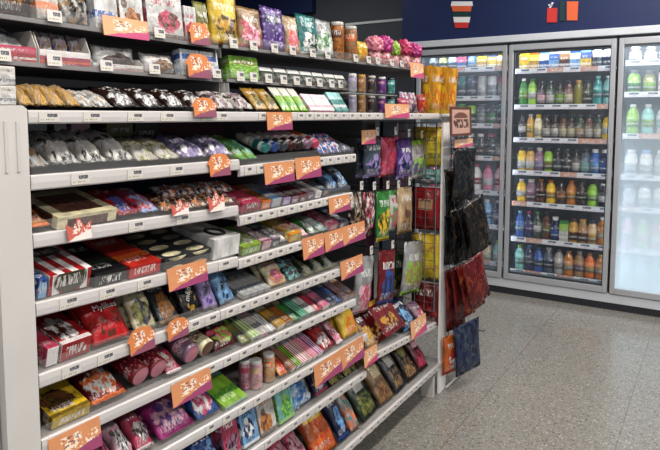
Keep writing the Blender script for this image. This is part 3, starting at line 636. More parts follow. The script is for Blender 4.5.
# --- top ledge, near end
goods('L1', -12, 5, 'B', .10, .03, 6, pk('blob', 'orange', 'white', 'rose'), 'wafer_box', 'orange and white wafer box', 'box')
goods('L1', 6, 42, 'P', .13, .035, 12, pk('blob', 'dbrown', 'brown', 'tan'), 'chocolate_bag', 'dark brown glossy chocolate bag', 'bag', n=1)
goods('L1', 43, 66, 'B', .12, .03, 8, pk('bands', 'offw', 'rose', 'orange'), 'wafer_box', 'white wafer box with a pink top', 'box')
goods('L1', 67, 99, 'P', .12, .035, 12, pk('clear', 'dgrey', 'offw', 'tan'), 'chocolate_bag', 'black and silver foil chocolate bag', 'bag')
goods('L1', 100, 124, 'B', .13, .03, 6, pk('bands', 'white', 'white', 'blue'), 'biscuit_box', 'white biscuit box with blue lettering', 'box')
goods('L1', 125, 149, 'B', .13, .03, 6, pk('blob', 'white', 'brown', 'amber'), 'biscuit_box', 'white biscuit box with chocolate cookie picture', 'box')
goods('L1', 151, 188, 'B', .13, .035, 6, pk('blob', 'white', 'brown', 'rose'), 'cake_roll_box', 'white box with large chocolate roll picture', 'box')
goods('L1', 189, 201, 'B', .10, .03, 6, pk('blob', 'white', 'red', 'rose'), 'biscuit_box', 'narrow white and red biscuit box', 'box')
goods('L1', 202, 216, 'G', .125, .035, 6, pk('blob', 'olive', 'gold', 'dgreen'), 'snack_pouch', 'olive green standing snack pouch', 'bag')
# --- top ledge, middle / far
M1 = [(219, 244, .135, 'blob', 'yellow', 'gold', 'dbrown', 'bright yellow standing snack pouch with dark print', 'G'), (246, 268, .115, 'blob', 'tan', 'rose', 'lpink', 'tan standing pouch with rose heart panel', 'G'),
 (270, 290, .13, 'dots', 'purple', 'lilac', 'navy', 'dark purple standing pouch with pale lettering', 'G'), (291, 304, .115, 'blob', 'beige', 'orange', 'pink', 'peach-coloured slim standing pouch', 'G'),
 (305, 322, .13, 'blob', 'teal', 'white', 'dgreen', 'teal and white standing pouch', 'G'), (323, 337, .125, 'blob', 'lgrey', 'green', 'white', 'green-topped white standing pouch', 'G')]
for a, b, L, st, c1, c2, c3, ph, kd in M1: goods('M1', a, b, kd, L*1.16, .045, 5, pk(st, c1, c2, c3), 'snack_pouch', ph, 'bag', wmul=1.12)
jar('M1', 343, .15, .028, 'amber', 'offw', 'brown', 'left clear jar of orange candy balls with white lid', 'candy_jar')
jar('M1', 356, .145, .027, 'tan', 'offw', 'orange', 'right clear jar of orange candy balls with white lid', 'candy_jar')
goods('M1', 361, 371, 'P', .09, .04, 4, pk('blob', 'yellow', 'orange', 'gold'), 'candy_bag', 'yellow and orange candy bag', 'bag')
FM = [flat('petal_'+c, c, .35, bump=.3) for c in ('#b83c64', '#a83478', '#cc8090', '#8cac48')]
def flower_bag(px, m, ph, h=.105, r=.034):               # bag gathered at the top into a ruffled bloom
    X = XG-.04; Y = Yx(px, X); z = zl('M1', Y)+.001
    o = empty('flower_candy_bag', (X-.01, Y, z), ph, 'bag'); o['_k'] = 'M1'; o['_d'] = 0; GOODS.append(o)
    bm = bmesh.new(); uvl = bm.loops.layers.uv.new('UVMap'); lathe(bm, [(r*.7, 0), (r, .012), (r*1.05, h*.35), (r*.55, h*.55)], 16, 0, uvl); link_mesh('sweet_body', bm, pk('clear', 'tan', 'lpink', 'rose'), o)
    bm = bmesh.new(); bmesh.ops.create_icosphere(bm, subdivisions=4, radius=1)
    for v in bm.verts:
        p = v.co.copy(); a = px*.7
        d = 1+.20*math.sin(p.x*7+a)*math.sin(p.y*8+a*2)*math.cos(p.z*6)+.13*math.sin(p.x*15+a)*math.sin(p.z*14+a)+.09*math.sin(p.y*21)*math.sin(p.z*19+a)
        v.co = Vector((p.x*r*1.08*d, p.y*r*1.12*d, h*.72+p.z*h*.30*d))
    for f in bm.faces: f.smooth = True
    link_mesh('ruffled_top', bm, m, o)
flower_bag(375, FM[2], 'pale pink ruffled flower sweet bag, leftmost of the flower bags', .125, .038); flower_bag(384.5, FM[1], 'magenta ruffled flower sweet bag, left of lime green one', .135, .038)
flower_bag(394.5, FM[3], 'lime green ruffled flower sweet bag among the pink ones', .12, .028); flower_bag(404, FM[0], 'rose pink ruffled flower sweet bag right of lime green one', .135, .038); flower_bag(414.5, FM[1], 'magenta ruffled flower sweet bag at far right end', .13, .036)
# --- lower ledge, near end
goods('L2', -14, 34, 'P', .15, .035, 62, pk('bands', 'white', 'dbrown', 'navy'), 'wafer_bar', 'white and brown wrapped wafer bar in open carton', 'bar', lift=.022, back=.012)
def display_tray(key, pa, pb, h, mats, ph):
    X = XG-.003; ya, yb = Yx(pa, X), Yx(pb, X); z = zl(key, (ya+yb)/2)+.002
    o = empty('display_tray', (X, (ya+yb)/2, z), ph, 'carton'); w = (yb-ya)/2-.001
    bm = bmesh.new(); uvl = bm.loops.layers.uv.new('UVMap'); box(bm, -.004, -.001, -w, w, 0, h)
    for f in bm.faces:
        for lp in f.loops: lp[uvl].uv = (lp.vert.co.y/w/2+.5, lp.vert.co.z/h)
    link_mesh('front_panel', bm, mats, o)
    for s in (-1, 1):
        bm = bmesh.new(); prism(bm, [(-.12, 0), (-.001, 0), (-.001, h), (-.02, h*2.1), (-.12, h*2.1)], w*s-.001, w*s+.001, lambda a, b, t_: (a, t_, b)); link_mesh('side_panel', bm, liquid('offw'), o)
    bm = bmesh.new(); box(bm, -.12, -.004, -w, w, 0, .002); link_mesh('tray_base', bm, liquid('offw'), o); o['_k'] = key; o['_d'] = 0; GOODS.append(o)
display_tray('L2', -12, 41, .034, pk('bands', 'red', 'rose', 'white'), 'red fronted display tray of wafer bars on the lower ledge')
display_tray('L2', 43, 94, .034, pk('bands', 'rose', 'white', 'orange'), 'white and red display tray of cow-print sweets on lower ledge')
display_tray('L2', 96, 146, .016, pk('bands', 'offw', 'white', 'rose'), 'white display tray of hazelnut bars on the lower ledge')
goods('L2', 46, 92, 'P', .075, .03, 15, pk('clear', 'white', 'lilac', 'gold'), 'milk_candy_bag', 'white and lilac cow-print milk candy bag', 'bag', n=3, back=.02, lift=.004, wmul=.9)
goods('L2', 99, 145, 'P', .055, .034, 14, pk('blob', 'white', 'brown', 'dbrown'), 'hazelnut_bar', 'large white wrapped hazelnut bar with brown print', 'bar', n=1, back=.008, lift=.006)
goods('L2', 147, 183, 'P', .055, .034, 14, pk('blob', 'white', 'brown', 'tan'), 'hazelnut_bar', 'pale wrapped hazelnut bar beside white candy boxes', 'bar', n=1, back=.006)
goods('L2', 184, 222, 'B', .075, .03, 8, pk('dots', 'white', 'lblue', 'blue'), 'candy_box', 'white candy box with blue print', 'box', n=2)
# --- lower ledge, middle
goods('M2', 232, 262, 'B', .072, .035, 10, pk('dots', 'lgreen', 'green', 'olive'), 'gum_box', 'lime green gum box', 'box', n=1, back=.004)
goods('M2', 264, 349, 'B', .045, .03, 35, pk('bands', 'dgreen', 'white', 'black'), 'gum_box', 'small dark green and white gum box', 'box', n=7, back=.004, wmul=.88)
goods('M2', 240, 258, 'B', .085, .03, 2, pk('plain', 'white', 'white', 'white'), 'white_box', 'plain white box behind the lime gum box', 'box', back=.06, n=2)
# --- eye-level shelf
E_ = 'a1'
goods(E_, 24, 86, 'P', .11, .034, 68, pk('clear', 'beige', 'gold', 'tan'), 'pastry_pack', 'clear pack of golden pastries', 'pack', n=4)
goods(E_, 87, 118, 'P', .11, .026, 70, pk('clear', 'lgrey', 'white', 'beige'), 'pastry_pack', 'whitish clear pastry pack', 'pack', n=2)
goods(E_, 119, 216, 'P', .12, .030, 66, pk('blob', 'dbrown', 'dgrey', 'white'), 'chocolate_bag', 'dark brown chocolate pouch with white print', 'bag', n=4)
goods(E_, 218, 258, 'P', .10, .03, 60, pk('clear', 'offw', 'mauve', 'dbrown'), 'sweet_bag', 'white and mauve sweet bag', 'bag', n=2)
goods(E_, 259, 284, 'P', .10, .02, 45, pk('blob', 'gold', 'dbrown', 'olive'), 'sweet_bag', 'olive gold leaning sweet bag', 'bag', n=2)
goods(E_, 285, 311, 'P', .105, .012, 40, pk('bands', 'lgreen', 'offw', 'green'), 'mint_pack', 'lime green leaning mint pack', 'pack', n=3)
goods(E_, 312, 336, 'B', .075, .012, 40, pk('bands', 'white', 'lpink', 'rose'), 'mint_card', 'white and pink leaning mint card', 'pack', n=3)
goods(E_, 337, 350, 'B', .085, .012, 35, pk('bands', 'teal', 'lteal', 'white'), 'mint_card', 'teal leaning mint card', 'pack', n=2)
tubes = [(356, 'lgrey', 'white', 'lilac'), (365, 'tan', 'gold', 'amber'), (375, 'dgrey', 'offw', 'brown'), (385, 'purple', 'white', 'magenta'), (394, 'teal', 'black', 'lteal')]
for i, (px, b_, l_, c_) in enumerate(tubes):
    for lv in (0, 1):
        jar(E_, px, .072, .017, b_, l_, c_, '%s small sweet tube with %s lid, %s tier of the tube stack' % (cn(b_), cn(l_), ['lower', 'upper'][lv]), 'sweet_tube', lift=lv*.082, back=.01, cat='tube')
tag(link_mesh('clear_riser', (lambda bm: (box(bm, -1.26, -1.175, Yx(350), Yx(399), 1.5315, 1.5345), bm)[1])(bmesh.new()), film('riser_clear', 'white', .3)), 'clear plastic riser between the two tiers of sweet tubes', 'stand')
goods(E_, 401, 414, 'P', .065, .03, 8, pk('blob', 'rose', 'mauve', 'white'), 'toy_candy_pack', 'dull red toy candy pack', 'pack')
goods(E_, 404, 420, 'P', .10, .03, 8, pk('clear', 'white', 'purple', 'rose'), 'toy_candy_pack', 'white and purple toy candy pack', 'pack', n=2, back=.05)
goods(E_, 421, 428, 'P', .09, .03, 5, pk('blob', 'red', 'orange', 'dred'), 'toy_candy_pack', 'slim red toy candy pack', 'pack')
# white cartons stacked at the extreme left of the eye-level shelf
for i, (ya, zz) in enumerate(((.650, 1.4703), (.688, 1.4703), (.650, 1.5083), (.688, 1.5083))):
    o = link('small_carton', box_mesh(.036, .0375, .05, pk('bands', 'white', 'offw', 'grey')), None, (XF-.045, ya, zz)); tag(o, 'small off-white carton, %s of the block above the near post' % ['lower left', 'lower right', 'upper left', 'upper right'][i], 'box')
# --- second shelf
goods('b1', 29, 54, 'P', .15, .045, 72, pk('clear', 'lgrey', 'tan', 'dbrown'), 'cake_bag', 'clear bag of brown cakes', 'bag')
goods('b1', 55, 139, 'P', .17, .052, 68, pk('clear', 'offw', 'lgrey', 'black'), 'cake_bag', 'clear crinkled bag of black and white cakes', 'bag', n=3, deep=2)
goods('b1', 140, 184, 'P', .15, .040, 72, pk('clear', 'offw', 'cream', 'olive'), 'cake_bag', 'pale yellow and white crinkled bag', 'bag', n=2, deep=2)
goods('b1', 185, 238, 'P', .14, .042, 70, pk('clear', 'lilac', 'slate', 'white'), 'jelly_bag', 'lilac and slate jelly bag', 'bag', n=2, deep=2)
for i, (pa, pb, c_, nm) in enumerate(((29, 37, 'lteal', 'pale teal'), (38, 45, 'lteal', 'pale teal'), (55, 68, 'blue', 'blue'), (72, 92, 'lpink', 'whitish pink'), (107, 135, 'olive', 'olive'), (136, 160, 'dgreen', 'dark green'))):
    goods('b1', pa, pb, 'B', .105, .03, 0, pk('bands', c_, 'white' if i < 3 else c_, 'slate'), 'small_carton', '%s carton standing at the back' % nm, 'box', back=.30, fixw=.04 if i < 2 else None)
goods('b2', 243, 262, 'P', .21, .045, 72, pk('blob', 'lgreen', 'green', 'lteal'), 'gummy_bag', 'glossy lime green gummy bag', 'bag', n=2)
def lying_tube(key, px, c_, capc, ph, r=.016, L=.13):
    X = SHELF[key][0]-.026; Y = Yx(px, X); o = empty('yogurt_candy_tube', (X, Y, zs(key, Y)+r+.028), ph, 'tube', None, (0, math.radians(-72), 0)); o['_k'] = key; o['_d'] = 0; GOODS.append(o)
    bm = bmesh.new(); uvl = bm.loops.layers.uv.new('UVMap'); lathe(bm, [(r*.8, .0), (r, .01), (r, L*.45), (r*.8, L*.62)], 16, 0, uvl); link_mesh('body', bm, pk('bands', c_, 'offw', 'white'), o)
    bm = bmesh.new(); lathe(bm, [(r*.9, L*.5), (r*.95, L*.6), (r*.9, L*.9), (r*.5, L)], 16); link_mesh('cap', bm, liquid(capc), o)
for i, (px, c_, cp) in enumerate(((267, 'teal', 'offw'), (276, 'blue', 'white'), (285, 'slate', 'offw'), (293, 'maroon', 'lpink'), (301, 'dbrown', 'offw'), (309, 'mauve', 'lpink'), (317, 'rose', 'orange'))):
    lying_tube('b2', px, c_, cp, '%s candy tube with %s cap' % (cn(c_), cn(cp)), .0165+.001*i*.3)
goods('b2', 323, 345, 'P', .11, .03, 50, pk('clear', 'blue', 'white', 'rose'), 'gummy_bag', 'blue and white gummy bag', 'bag', n=3)
goods('b2', 346, 356, 'P', .13, .03, 70, pk('blob', 'slate', 'navy', 'grey'), 'gummy_bag', 'slate grey flat gummy bag', 'bag', n=1)
# --- third shelf
goods('c1', 28, 52, 'P', .16, .03, 74, pk('blob', 'amber', 'orange', 'dbrown'), 'biscuit_pack', 'amber biscuit pack with orange print', 'pack')
goods('c1', 54, 118, 'B', .16, .03, 76, pk('panel', 'cream', 'brown', 'maroon'), 'biscuit_tray', 'large cream biscuit tray with brown picture', 'box')
goods('c1', 119, 142, 'P', .16, .034, 72, pk('blob', 'red', 'dred', 'blue'), 'biscuit_pack', 'red and blue biscuit bag', 'pack', n=1)
goods('c1', 143, 162, 'P', .16, .034, 72, pk('blob', 'rose', 'lblue', 'red'), 'biscuit_pack', 'rose biscuit bag with light blue print', 'pack', n=1)
goods('c1', 163, 236, 'P', .075, .024, 66, pk('clear', 'brown', 'amber', 'offw'), 'snack_bar', 'brown and amber wrapped snack bar', 'bar', n=5, deep=2)
goods('c1', 166, 236, 'P', .075, .024, 70, pk('clear', 'slate', 'white', 'orange'), 'snack_bar', 'slate and white wrapped snack bar lying on others', 'bar', n=4, back=.04, lift=.028)
goods('c2', 243, 262, 'B', .13, .035, 72, pk('dots', 'rose', 'red', 'dred'), 'sweet_box', 'rose red dotted sweet box', 'box')
goods('c2', 263, 272, 'B', .13, .030, 72, pk('bands', 'amber', 'orange', 'brown'), 'sweet_box', 'amber orange sweet box', 'box')
goods('c2', 273, 283, 'B', .13, .030, 72, pk('bands', 'lblue', 'lgrey', 'white'), 'sweet_box', 'light blue sweet box', 'box')
for i, (pa, pb, c_, d_) in enumerate(((284, 292, 'mauve', 'lilac'), (293, 300, 'maroon', 'mauve'), (301, 308, 'dred', 'maroon'), (309, 316, 'mauve', 'dgrey'), (317, 323, 'offw', 'white'), (324, 331, 'slate', 'maroon'))):
    goods('c2', pa, pb, 'B', .13, .026, 72, pk('bands', c_, d_, 'lgrey'), 'gum_card', 'slim %s pack beside %s one' % (cn(c_), cn(d_)), 'pack')
goods('c2', 332, 354, 'P', .12, .04, 48, pk('blob', 'slate', 'navy', 'lblue'), 'gummy_bag', 'navy and slate gummy bag', 'bag', n=2)
# --- fourth shelf
goods('d1', 34, 44, 'B', .12, .045, 78, pk('dots', 'blue', 'white', 'lblue'), 'chocolate_box', 'blue and white chocolate box beside the near post', 'box')
goods('d1', 45, 90, 'B', .14, .05, 74, pk('stripes', 'red', 'white', 'dgreen'), 'striped_box', 'red and white striped sweet box', 'box', n=1)
goods('d1', 91, 125, 'B', .20, .034, 78, pk('bands', 'black', 'black', 'dgreen'), 'chocolate_box', 'flat black chocolate gift box', 'box')
goods('d1', 127, 160, 'B', .21, .034, 78, pk('bands', '#c8301c', 'red', 'orange'), 'chocolate_box', 'flat bright red-orange chocolate gift box', 'box')
goods('d1', 162, 212, 'B', .19, .036, 78, pk('cups', 'dgrey', 'cream', 'lgrey'), 'chocolate_box', 'flat dark grey box printed with pale chocolates', 'box')
hb = goods('d1', 213, 241, 'B', .17, .062, 82, pk('plain', 'white', 'white', 'white'), 'cake_box', 'tall plain white cake box with black oval handle', 'box')[0]
bm = bmesh.new()
for i in range(20):
    a0, a1 = 2*PI*i/20, 2*PI*(i+1)/20; rod(bm, (.0325, .024*math.cos(a0), .052+.03*math.sin(a0)), (.0325, .024*math.cos(a1), .052+.03*math.sin(a1)), .005)
link_mesh('handle', bm, GASKET, hb)
d2l = [(243, 262, 'lgreen', 'olive'), (263, 272, 'lpink', 'maroon'), (273, 281, 'slate', 'mauve'), (282, 290, 'cream', 'grey'), (291, 303, 'yellow', 'orange'), (304, 311, 'rose', 'lpink'), (312, 321, 'green', 'lgrey'), (322, 330, 'offw', 'lteal'), (331, 340, 'rose', 'pink'), (341, 349, 'navy', 'dgrey')]
for pa, pb, c_, e_ in d2l: goods('d2', pa, pb, 'B' if pa % 2 else 'P', .13, .03, 72, pk('blob', c_, e_, 'white'), 'candy_pack', '%s and %s flat candy pack' % (cn(c_), cn(e_)), 'pack')
# --- fifth shelf
goods('e1', 40, 53, 'B', .15, .045, 76, pk('bands', 'rose', 'white', 'red'), 'chocolate_box', 'rose chocolate box beside the near post', 'box')
goods('e1', 55, 88, 'B', .18, .045, 74, pk('blob', 'red', 'white', 'dbrown'), 'chocolate_box', 'red chocolate box with white picture panel', 'box')
my = goods('e1', 90, 131, 'P', .135, .035, 40, pk('balls', '#d01820', 'brown', 'white'), 'chocolate_ball_bag', 'bright red chocolate ball bag lettered Mylikes', 'bag')[0]
fnt('lettering', 'Mylikes', .022, WINK, my, (.0215, .006, .082), RT)
goods('e1', 134, 158, 'P', .13, .035, 32, pk('bag', 'cream', 'olive', 'navy'), 'chocolate_ball_bag', 'cream chocolate bag with a navy swirl', 'bag')
goods('e1', 159, 182, 'P', .13, .03, 42, pk('blob', 'dgrey', 'tan', 'amber'), 'snack_pouch', 'dark grey snack pouch with tan picture', 'bag')
for a_, b_, c_, d_, ph in ((184, 204, 'black', 'gold', 'black button-chocolate bag lettered m&m\'s'), (205, 220, 'lilac', 'purple', 'purple button-chocolate bag lettered m&m\'s'), (221, 238, 'lblue', 'navy', 'blue button-chocolate bag lettered m&m\'s')):
    q = goods('e1', a_, b_, 'P', .12, .032, 34, pk('balls', c_, d_, c_), 'button_chocolate_bag', ph, 'bag')[0]
    fnt('lettering', "m&m's", .024, WINK if c_ == 'black' else INK, q, (.0205, 0, .062), (PI/2+.0, -PI/2*.6, PI/2))
goods('e2', 243, 271, 'B', .13, .014, 70, pk('bands', 'lgrey', 'grey', 'slate'), 'mint_card', 'grey mint card pack', 'pack', n=4)
goods('e2', 272, 290, 'P', .09, .03, 40, pk('blob', 'cream', 'gold', 'magenta'), 'gummy_bag', 'cream yellow gummy bag with dark picture', 'bag')
goods('e2', 291, 305, 'P', .09, .03, 45, pk('clear', 'slate', 'lteal', 'maroon'), 'gummy_bag', 'slate blue gummy bag', 'bag')
goods('e2', 306, 338, 'P', .12, .022, 62, pk('blob', 'dgreen', 'olive', 'lgrey'), 'gummy_bag', 'muted green gummy bag', 'bag', n=3)
# --- sixth shelf
goods('f1', 42, 84, 'B', .15, .03, 72, pk('blob', 'yellow', 'dbrown', 'maroon'), 'donut_box', 'yellow box with dark donut pictures', 'box')
goods('f1', 86, 125, 'P', .16, .04, 66, pk('blob', 'dred', 'orange', 'white'), 'candy_bag', 'big dark red candy bag with pale faces', 'bag')
SPK = pk('dots', 'dred', 'rose', 'maroon'); END = pk('clear', 'rose', 'lpink', 'maroon')
goods('f1', 127, 164, 'R', .15, .03, 70, SPK, 'chocolate_roll', 'dark red speckled chocolate roll with pink end', 'tube', n=2, cap=END, lift=.014)
goods('f1', 165, 181, 'P', .12, .03, 62, pk('blob', 'rose', 'white', 'red'), 'candy_bag', 'rose and white small candy bag', 'bag')
goods('f1', 182, 198, 'R', .15, .03, 70, pk('bands', 'mauve', 'rose', 'lpink'), 'wafer_roll', 'mauve pink wafer roll with open end', 'tube', n=1, cap=END, lift=.014)
goods('f1', 199, 213, 'R', .15, .03, 70, pk('bands', 'cream', 'gold', 'brown'), 'wafer_roll', 'cream yellow wafer roll with brown end', 'tube', n=1, cap=pk('clear', 'maroon', 'tan', 'brown'), lift=.014)
goods('f1', 215, 240, 'P', .11, .04, 50, pk('bag', 'maroon', 'rose', 'lgreen'), 'candy_bag', 'maroon candy bag with red round sweets', 'bag')
f1 = [('olive', 'lgreen'), ('lgreen', 'offw'), ('offw', 'lpink'), ('lgrey', 'white'), ('gold', 'cream'), ('amber', 'brown'), ('green', 'cream'), ('lteal', 'green'), ('white', 'dgreen'), ('rose', 'red'), ('pink', 'offw'), ('navy', 'slate'), ('blue', 'navy'), ('mauve', 'brown'), ('brown', 'tan')]
p0 = 242
for i, (c_, e_) in enumerate(f1):
    w_ = 9.2-.22*i; goods('f1', p0, p0+w_, 'B' if i % 3 else 'P', .15, .018, 66, pk('stripes' if i % 2 else 'bands', c_, e_, 'slate'), 'stick_candy_pack', 'slim %s and %s stick candy pack' % (cn(c_), cn(e_)), 'pack'); p0 += w_
# --- seventh shelf
goods('g1', 92, 113, 'P', .13, .04, 58, pk('blob', 'mauve', 'maroon', 'pink'), 'sweet_bag', 'mauve sweet bag cut by the photo edge', 'bag', deep=1)
goods('g1', 114, 132, 'P', .12, .04, 52, pk('blob', 'lpink', 'black', 'white'), 'sweet_bag', 'pale pink sweet bag with black face', 'bag')
goods('g1', 133, 152, 'P', .12, .04, 52, pk('blob', 'rose', 'white', 'black'), 'sweet_bag', 'rose sweet bag with white face', 'bag')
goods('g1', 137, 168, 'P', .12, .035, 60, pk('blob', 'navy', 'purple', 'lblue'), 'sweet_bag', 'navy sweet bag behind the rose ones', 'bag', back=.09, lift=.012)
goods('g1', 156, 194, 'P', .16, .034, 58, pk('bag', 'magenta', 'purple', 'lpink'), 'candy_pouch', 'large glossy magenta candy pouch', 'bag')
goods('g1', 195, 220, 'P', .14, .034, 58, pk('bag', 'blue', 'white', 'rose'), 'candy_pouch', 'blue and white candy pouch', 'bag')
goods('g1', 222, 246, 'B', .19, .012, 66, pk('bands', 'lgreen', 'lteal', 'green'), 'candy_card', 'green and pale teal candy card', 'pack', n=1)
for i, (px, b_, c_) in enumerate(((248, 'lpink', 'rose'), (259, 'lpink', 'beige'), (272, 'beige', 'orange'))):
    jar('g1', px, .095, .021, b_, 'white', c_, 'clear sweet jar with white cap, %s of three jars' % ['leftmost', 'middle', 'rightmost'][i], 'sweet_jar', back=.0 if i != 0 else .03)
goods('g1', 281, 290, 'P', .14, .025, 58, pk('blob', 'gold', 'orange', 'red'), 'candy_pouch', 'gold and orange candy pouch', 'bag')
g1 = [('green', 'rose'), ('dgreen', 'lgreen'), ('rose', 'white'), ('white', 'red'), ('lpink', 'rose'), ('purple', 'lpink')]
p0 = 291
for i, (c_, e_) in enumerate(g1): goods('g1', p0, p0+5.6, 'B', .16, .02, 62, pk('stripes', c_, e_, 'white'), 'stick_candy_pack', 'slim %s and %s striped candy pack' % (cn(c_), cn(e_)), 'pack'); p0 += 5.6
goods('g1', 326, 339, 'P', .14, .03, 52, pk('blob', 'red', 'dred', 'white'), 'candy_pouch', 'red candy pouch among striped packs', 'bag')
goods('g1', 340, 347, 'P', .14, .025, 52, pk('blob', 'pink', 'white', 'rose'), 'candy_pouch', 'pink slim candy pouch', 'bag')
goods('g1', 348, 365, 'P', .16, .04, 30, pk('blob', 'yellow', 'gold', 'orange'), 'candy_pouch', 'bright yellow candy pouch at the far end', 'bag')
# --- eighth shelf
goods('h1', 170, 222, 'P', .11, .035, 40, pk('blob', 'blue', 'lblue', 'navy'), 'sweet_bag', 'blue sweet bag', 'bag', n=2)
tb = [(231, 'rose', 'mauve', 'black'), (250, 'lblue', 'white', 'navy'), (268, 'offw', 'brown', 'amber'), (287, 'lteal', 'lgreen', 'green')]
for px, b_, c_, l_ in tb:
    goods('h1', px-8.5, px+8.5, 'B', .125, .035, 14, pk('blob', b_, c_, l_), 'sweet_tub', '%s upright sweet tub with %s picture' % (cn(b_), cn(c_)), 'box')
goods('h1', 297, 318, 'P', .14, .045, 32, pk('clear', 'lblue', 'white', 'blue'), 'sweet_bag', 'clear light blue sweet bag', 'bag')
goods('h1', 319, 334, 'P', .13, .04, 40, pk('blob', 'navy', 'rose', 'white'), 'sweet_bag', 'navy sweet bag with rose print', 'bag')
goods('h1', 335, 362, 'P', .13, .04, 50, pk('clear', 'dgreen', 'olive', 'tan'), 'sweet_bag', 'dull green sweet bag', 'bag', n=2)
# --- bottom shelf
goods('z1', 240, 276, 'P', .15, .045, 45, pk('clear', 'purple', 'rose', 'white'), 'snack_bag', 'purple and rose snack bag', 'bag', n=2)
goods('z1', 277, 318, 'P', .16, .045, 42, pk('clear', 'lpink', 'rose', 'maroon'), 'snack_bag', 'pinkish clear snack bag', 'bag', n=3)
goods('z1', 320, 344, 'P', .21, .05, 38, pk('dots', 'orange', 'red', 'yellow'), 'snack_bag', 'orange and red puffed snack bag', 'bag', n=1)
goods('z1', 345, 356, 'P', .21, .045, 36, pk('blob', 'navy', 'blue', 'lblue'), 'snack_bag', 'navy blue snack bag', 'bag')
goods('z1', 357, 366, 'P', .2, .045, 38, pk('clear', 'lgrey', 'orange', 'teal'), 'snack_bag', 'clear snack bag with mixed sweets', 'bag')
for i, (pa, pb, c_, d_, e_, ph) in enumerate(((368, 386, 'dgreen', 'offw', 'olive', 'dark green nut bag with white window'), (387, 401, 'tan', 'cream', 'brown', 'tan nut bag with pale window'), (402, 414, 'dgrey', 'offw', 'tan', 'dark grey nut bag with white window'), (415, 426, 'dbrown', 'olive', 'tan', 'dark brown nut bag'), (427, 436, 'maroon', 'lpink', 'rose', 'maroon nut bag beside the far post'))):
    goods('z3', pa, pb, 'P', .23, .05, 40, pk('window', c_, d_, e_), 'nut_bag', ph, 'bag')
# --- short far shelf
goods('u3', 369, 386, 'P', .17, .045, 44, pk('blob', 'maroon', 'tan', 'gold'), 'jerky_bag', 'maroon and tan jerky bag', 'bag')
goods('u3', 388, 409, 'B', .17, .07, 40, pk('bag', 'dred', 'gold', 'maroon'), 'cracker_box', 'large dark red cracker box with gold stripe', 'box')
goods('u3', 410, 424, 'P', .17, .045, 44, pk('blob', 'navy', 'lblue', 'black'), 'jerky_bag', 'black and light blue jerky bag', 'bag')
goods('u3', 426, 434, 'P', .12, .04, 44, pk('blob', 'mauve', 'red', 'lpink'), 'jerky_bag', 'mauve jerky bag at the far post', 'bag')

# unique labels for the goods
bylab = {}
for o in GOODS: bylab.setdefault((o['label'], o['_k']), []).append(o)
for (lb, k), os_ in bylab.items():
    pl = PLACE[k]; fr_ = sorted([o for o in os_ if o['_d'] == 0], key=lambda o: o.location.y); n = len(fr_)
    for i, o in enumerate(fr_):
        pos = '' if n == 1 else (', left one' if i == 0 and n == 2 else ', right one' if n == 2 else ', %s from left' % ORD[i])
        o['label'] = '%s%s, %s' % (lb, pos, pl)
    bk = sorted([o for o in os_ if o['_d'] > 0], key=lambda o: o.location.y)
    for i, o in enumerate(bk):
        pos = 'behind the front one' if len(bk) == 1 else 'in back row, %s from left' % ORD[i]
        o['label'] = '%s %s, %s' % (lb, pos, pl)
SHORT = {k: v.replace('second shelf down', 'second shelf').replace('third shelf down', 'third shelf').replace('fourth shelf down', 'fourth shelf').replace('fifth shelf down', 'fifth shelf').replace('on the ', '').replace('on ', '').replace(' down', '').replace(' end', '') for k, v in PLACE.items()}
for o in GOODS:
    if len(o['label'].split()) > 16: o['label'] = o['label'].replace(PLACE[o['_k']], SHORT[o['_k']]).replace('in back row, ', 'back row, ').replace(' wrapped', '')
    w = o['label'].split()
    if len(w) > 16: print('LONG', len(w), o['label'])
    del o['_k'], o['_d']

# ------------------------------------------------------------------ signs clipped to the shelves
def sign(poly, w, X, Y, z, mat, ph, lean=12, yaw=0, name='price_sign', roll=0):
    bm = bmesh.new(); uvl = bm.loops.layers.uv.new('UVMap'); prism(bm, poly, -.0008, .0008, lambda a, b, t_: (t_, a, b))
    ys = [p[0] for p in poly]; zz = [p[1] for p in poly]
    for f in bm.faces:
        for lp in f.loops: lp[uvl].uv = ((lp.vert.co.y-min(ys))/(max(ys)-min(ys)), (lp.vert.co.z-min(zz))/(max(zz)-min(zz)))
    o = empty(name, (X, Y, z), ph, 'sign'); c = link_mesh('printed_card', bm, mat, o)
    bm = bmesh.new(); box(bm, -.006, -.001, -.006, .006, min(zz), min(zz)+.02, 0, .001); link_mesh('clip', bm, GUARD, o)
    o.rotation_euler = (math.radians(roll), math.radians(-lean), math.radians(yaw)); return o
def rect(w, h, d=0): return [(-w/2, d), (w/2, d), (w/2, d+h), (-w/2, d+h)]
def crown(w, h): return [(-w/2, 0), (w/2, 0), (w/2*1.1, h*.75), (w*.25, h*.55), (0, h), (-w*.25, h*.55), (-w/2*1.1, h*.75)]
def awn(w, h): return [(-w/2*.85, 0), (w/2*.85, 0), (w/2*.85, h*.5), (w/2, h*.55), (w*.3, h*.92), (0, h), (-w*.3, h*.92), (-w/2, h*.55), (-w/2*.85, h*.5)]
def signpx(poly_fn, pa, pb, ytop, ybot, X, mat, ph, lean=8, name='price_sign', sk=0):
    pm = (pa+pb)/2; A = onX(pa, ybot, X); B = onX(pb, ybot, X); T_ = onX(pm, ytop, X); Bm = onX(pm, ybot, X)
    w = abs(B.y-A.y); h = T_.z-Bm.z
    return sign(poly_fn(w, h), w, X, Bm.y, Bm.z, mat, ph, lean, name=name)
XS = XF+.010
signpx(crown, 69, 92, 217, 240, XS, CROWNR, 'red crown-shaped price sign left of two others, third shelf', name='crown_sign')
signpx(crown, 173, 189, 199, 215, XS, CROWNR, 'red crown-shaped price sign, middle of three on third shelf', name='crown_sign')
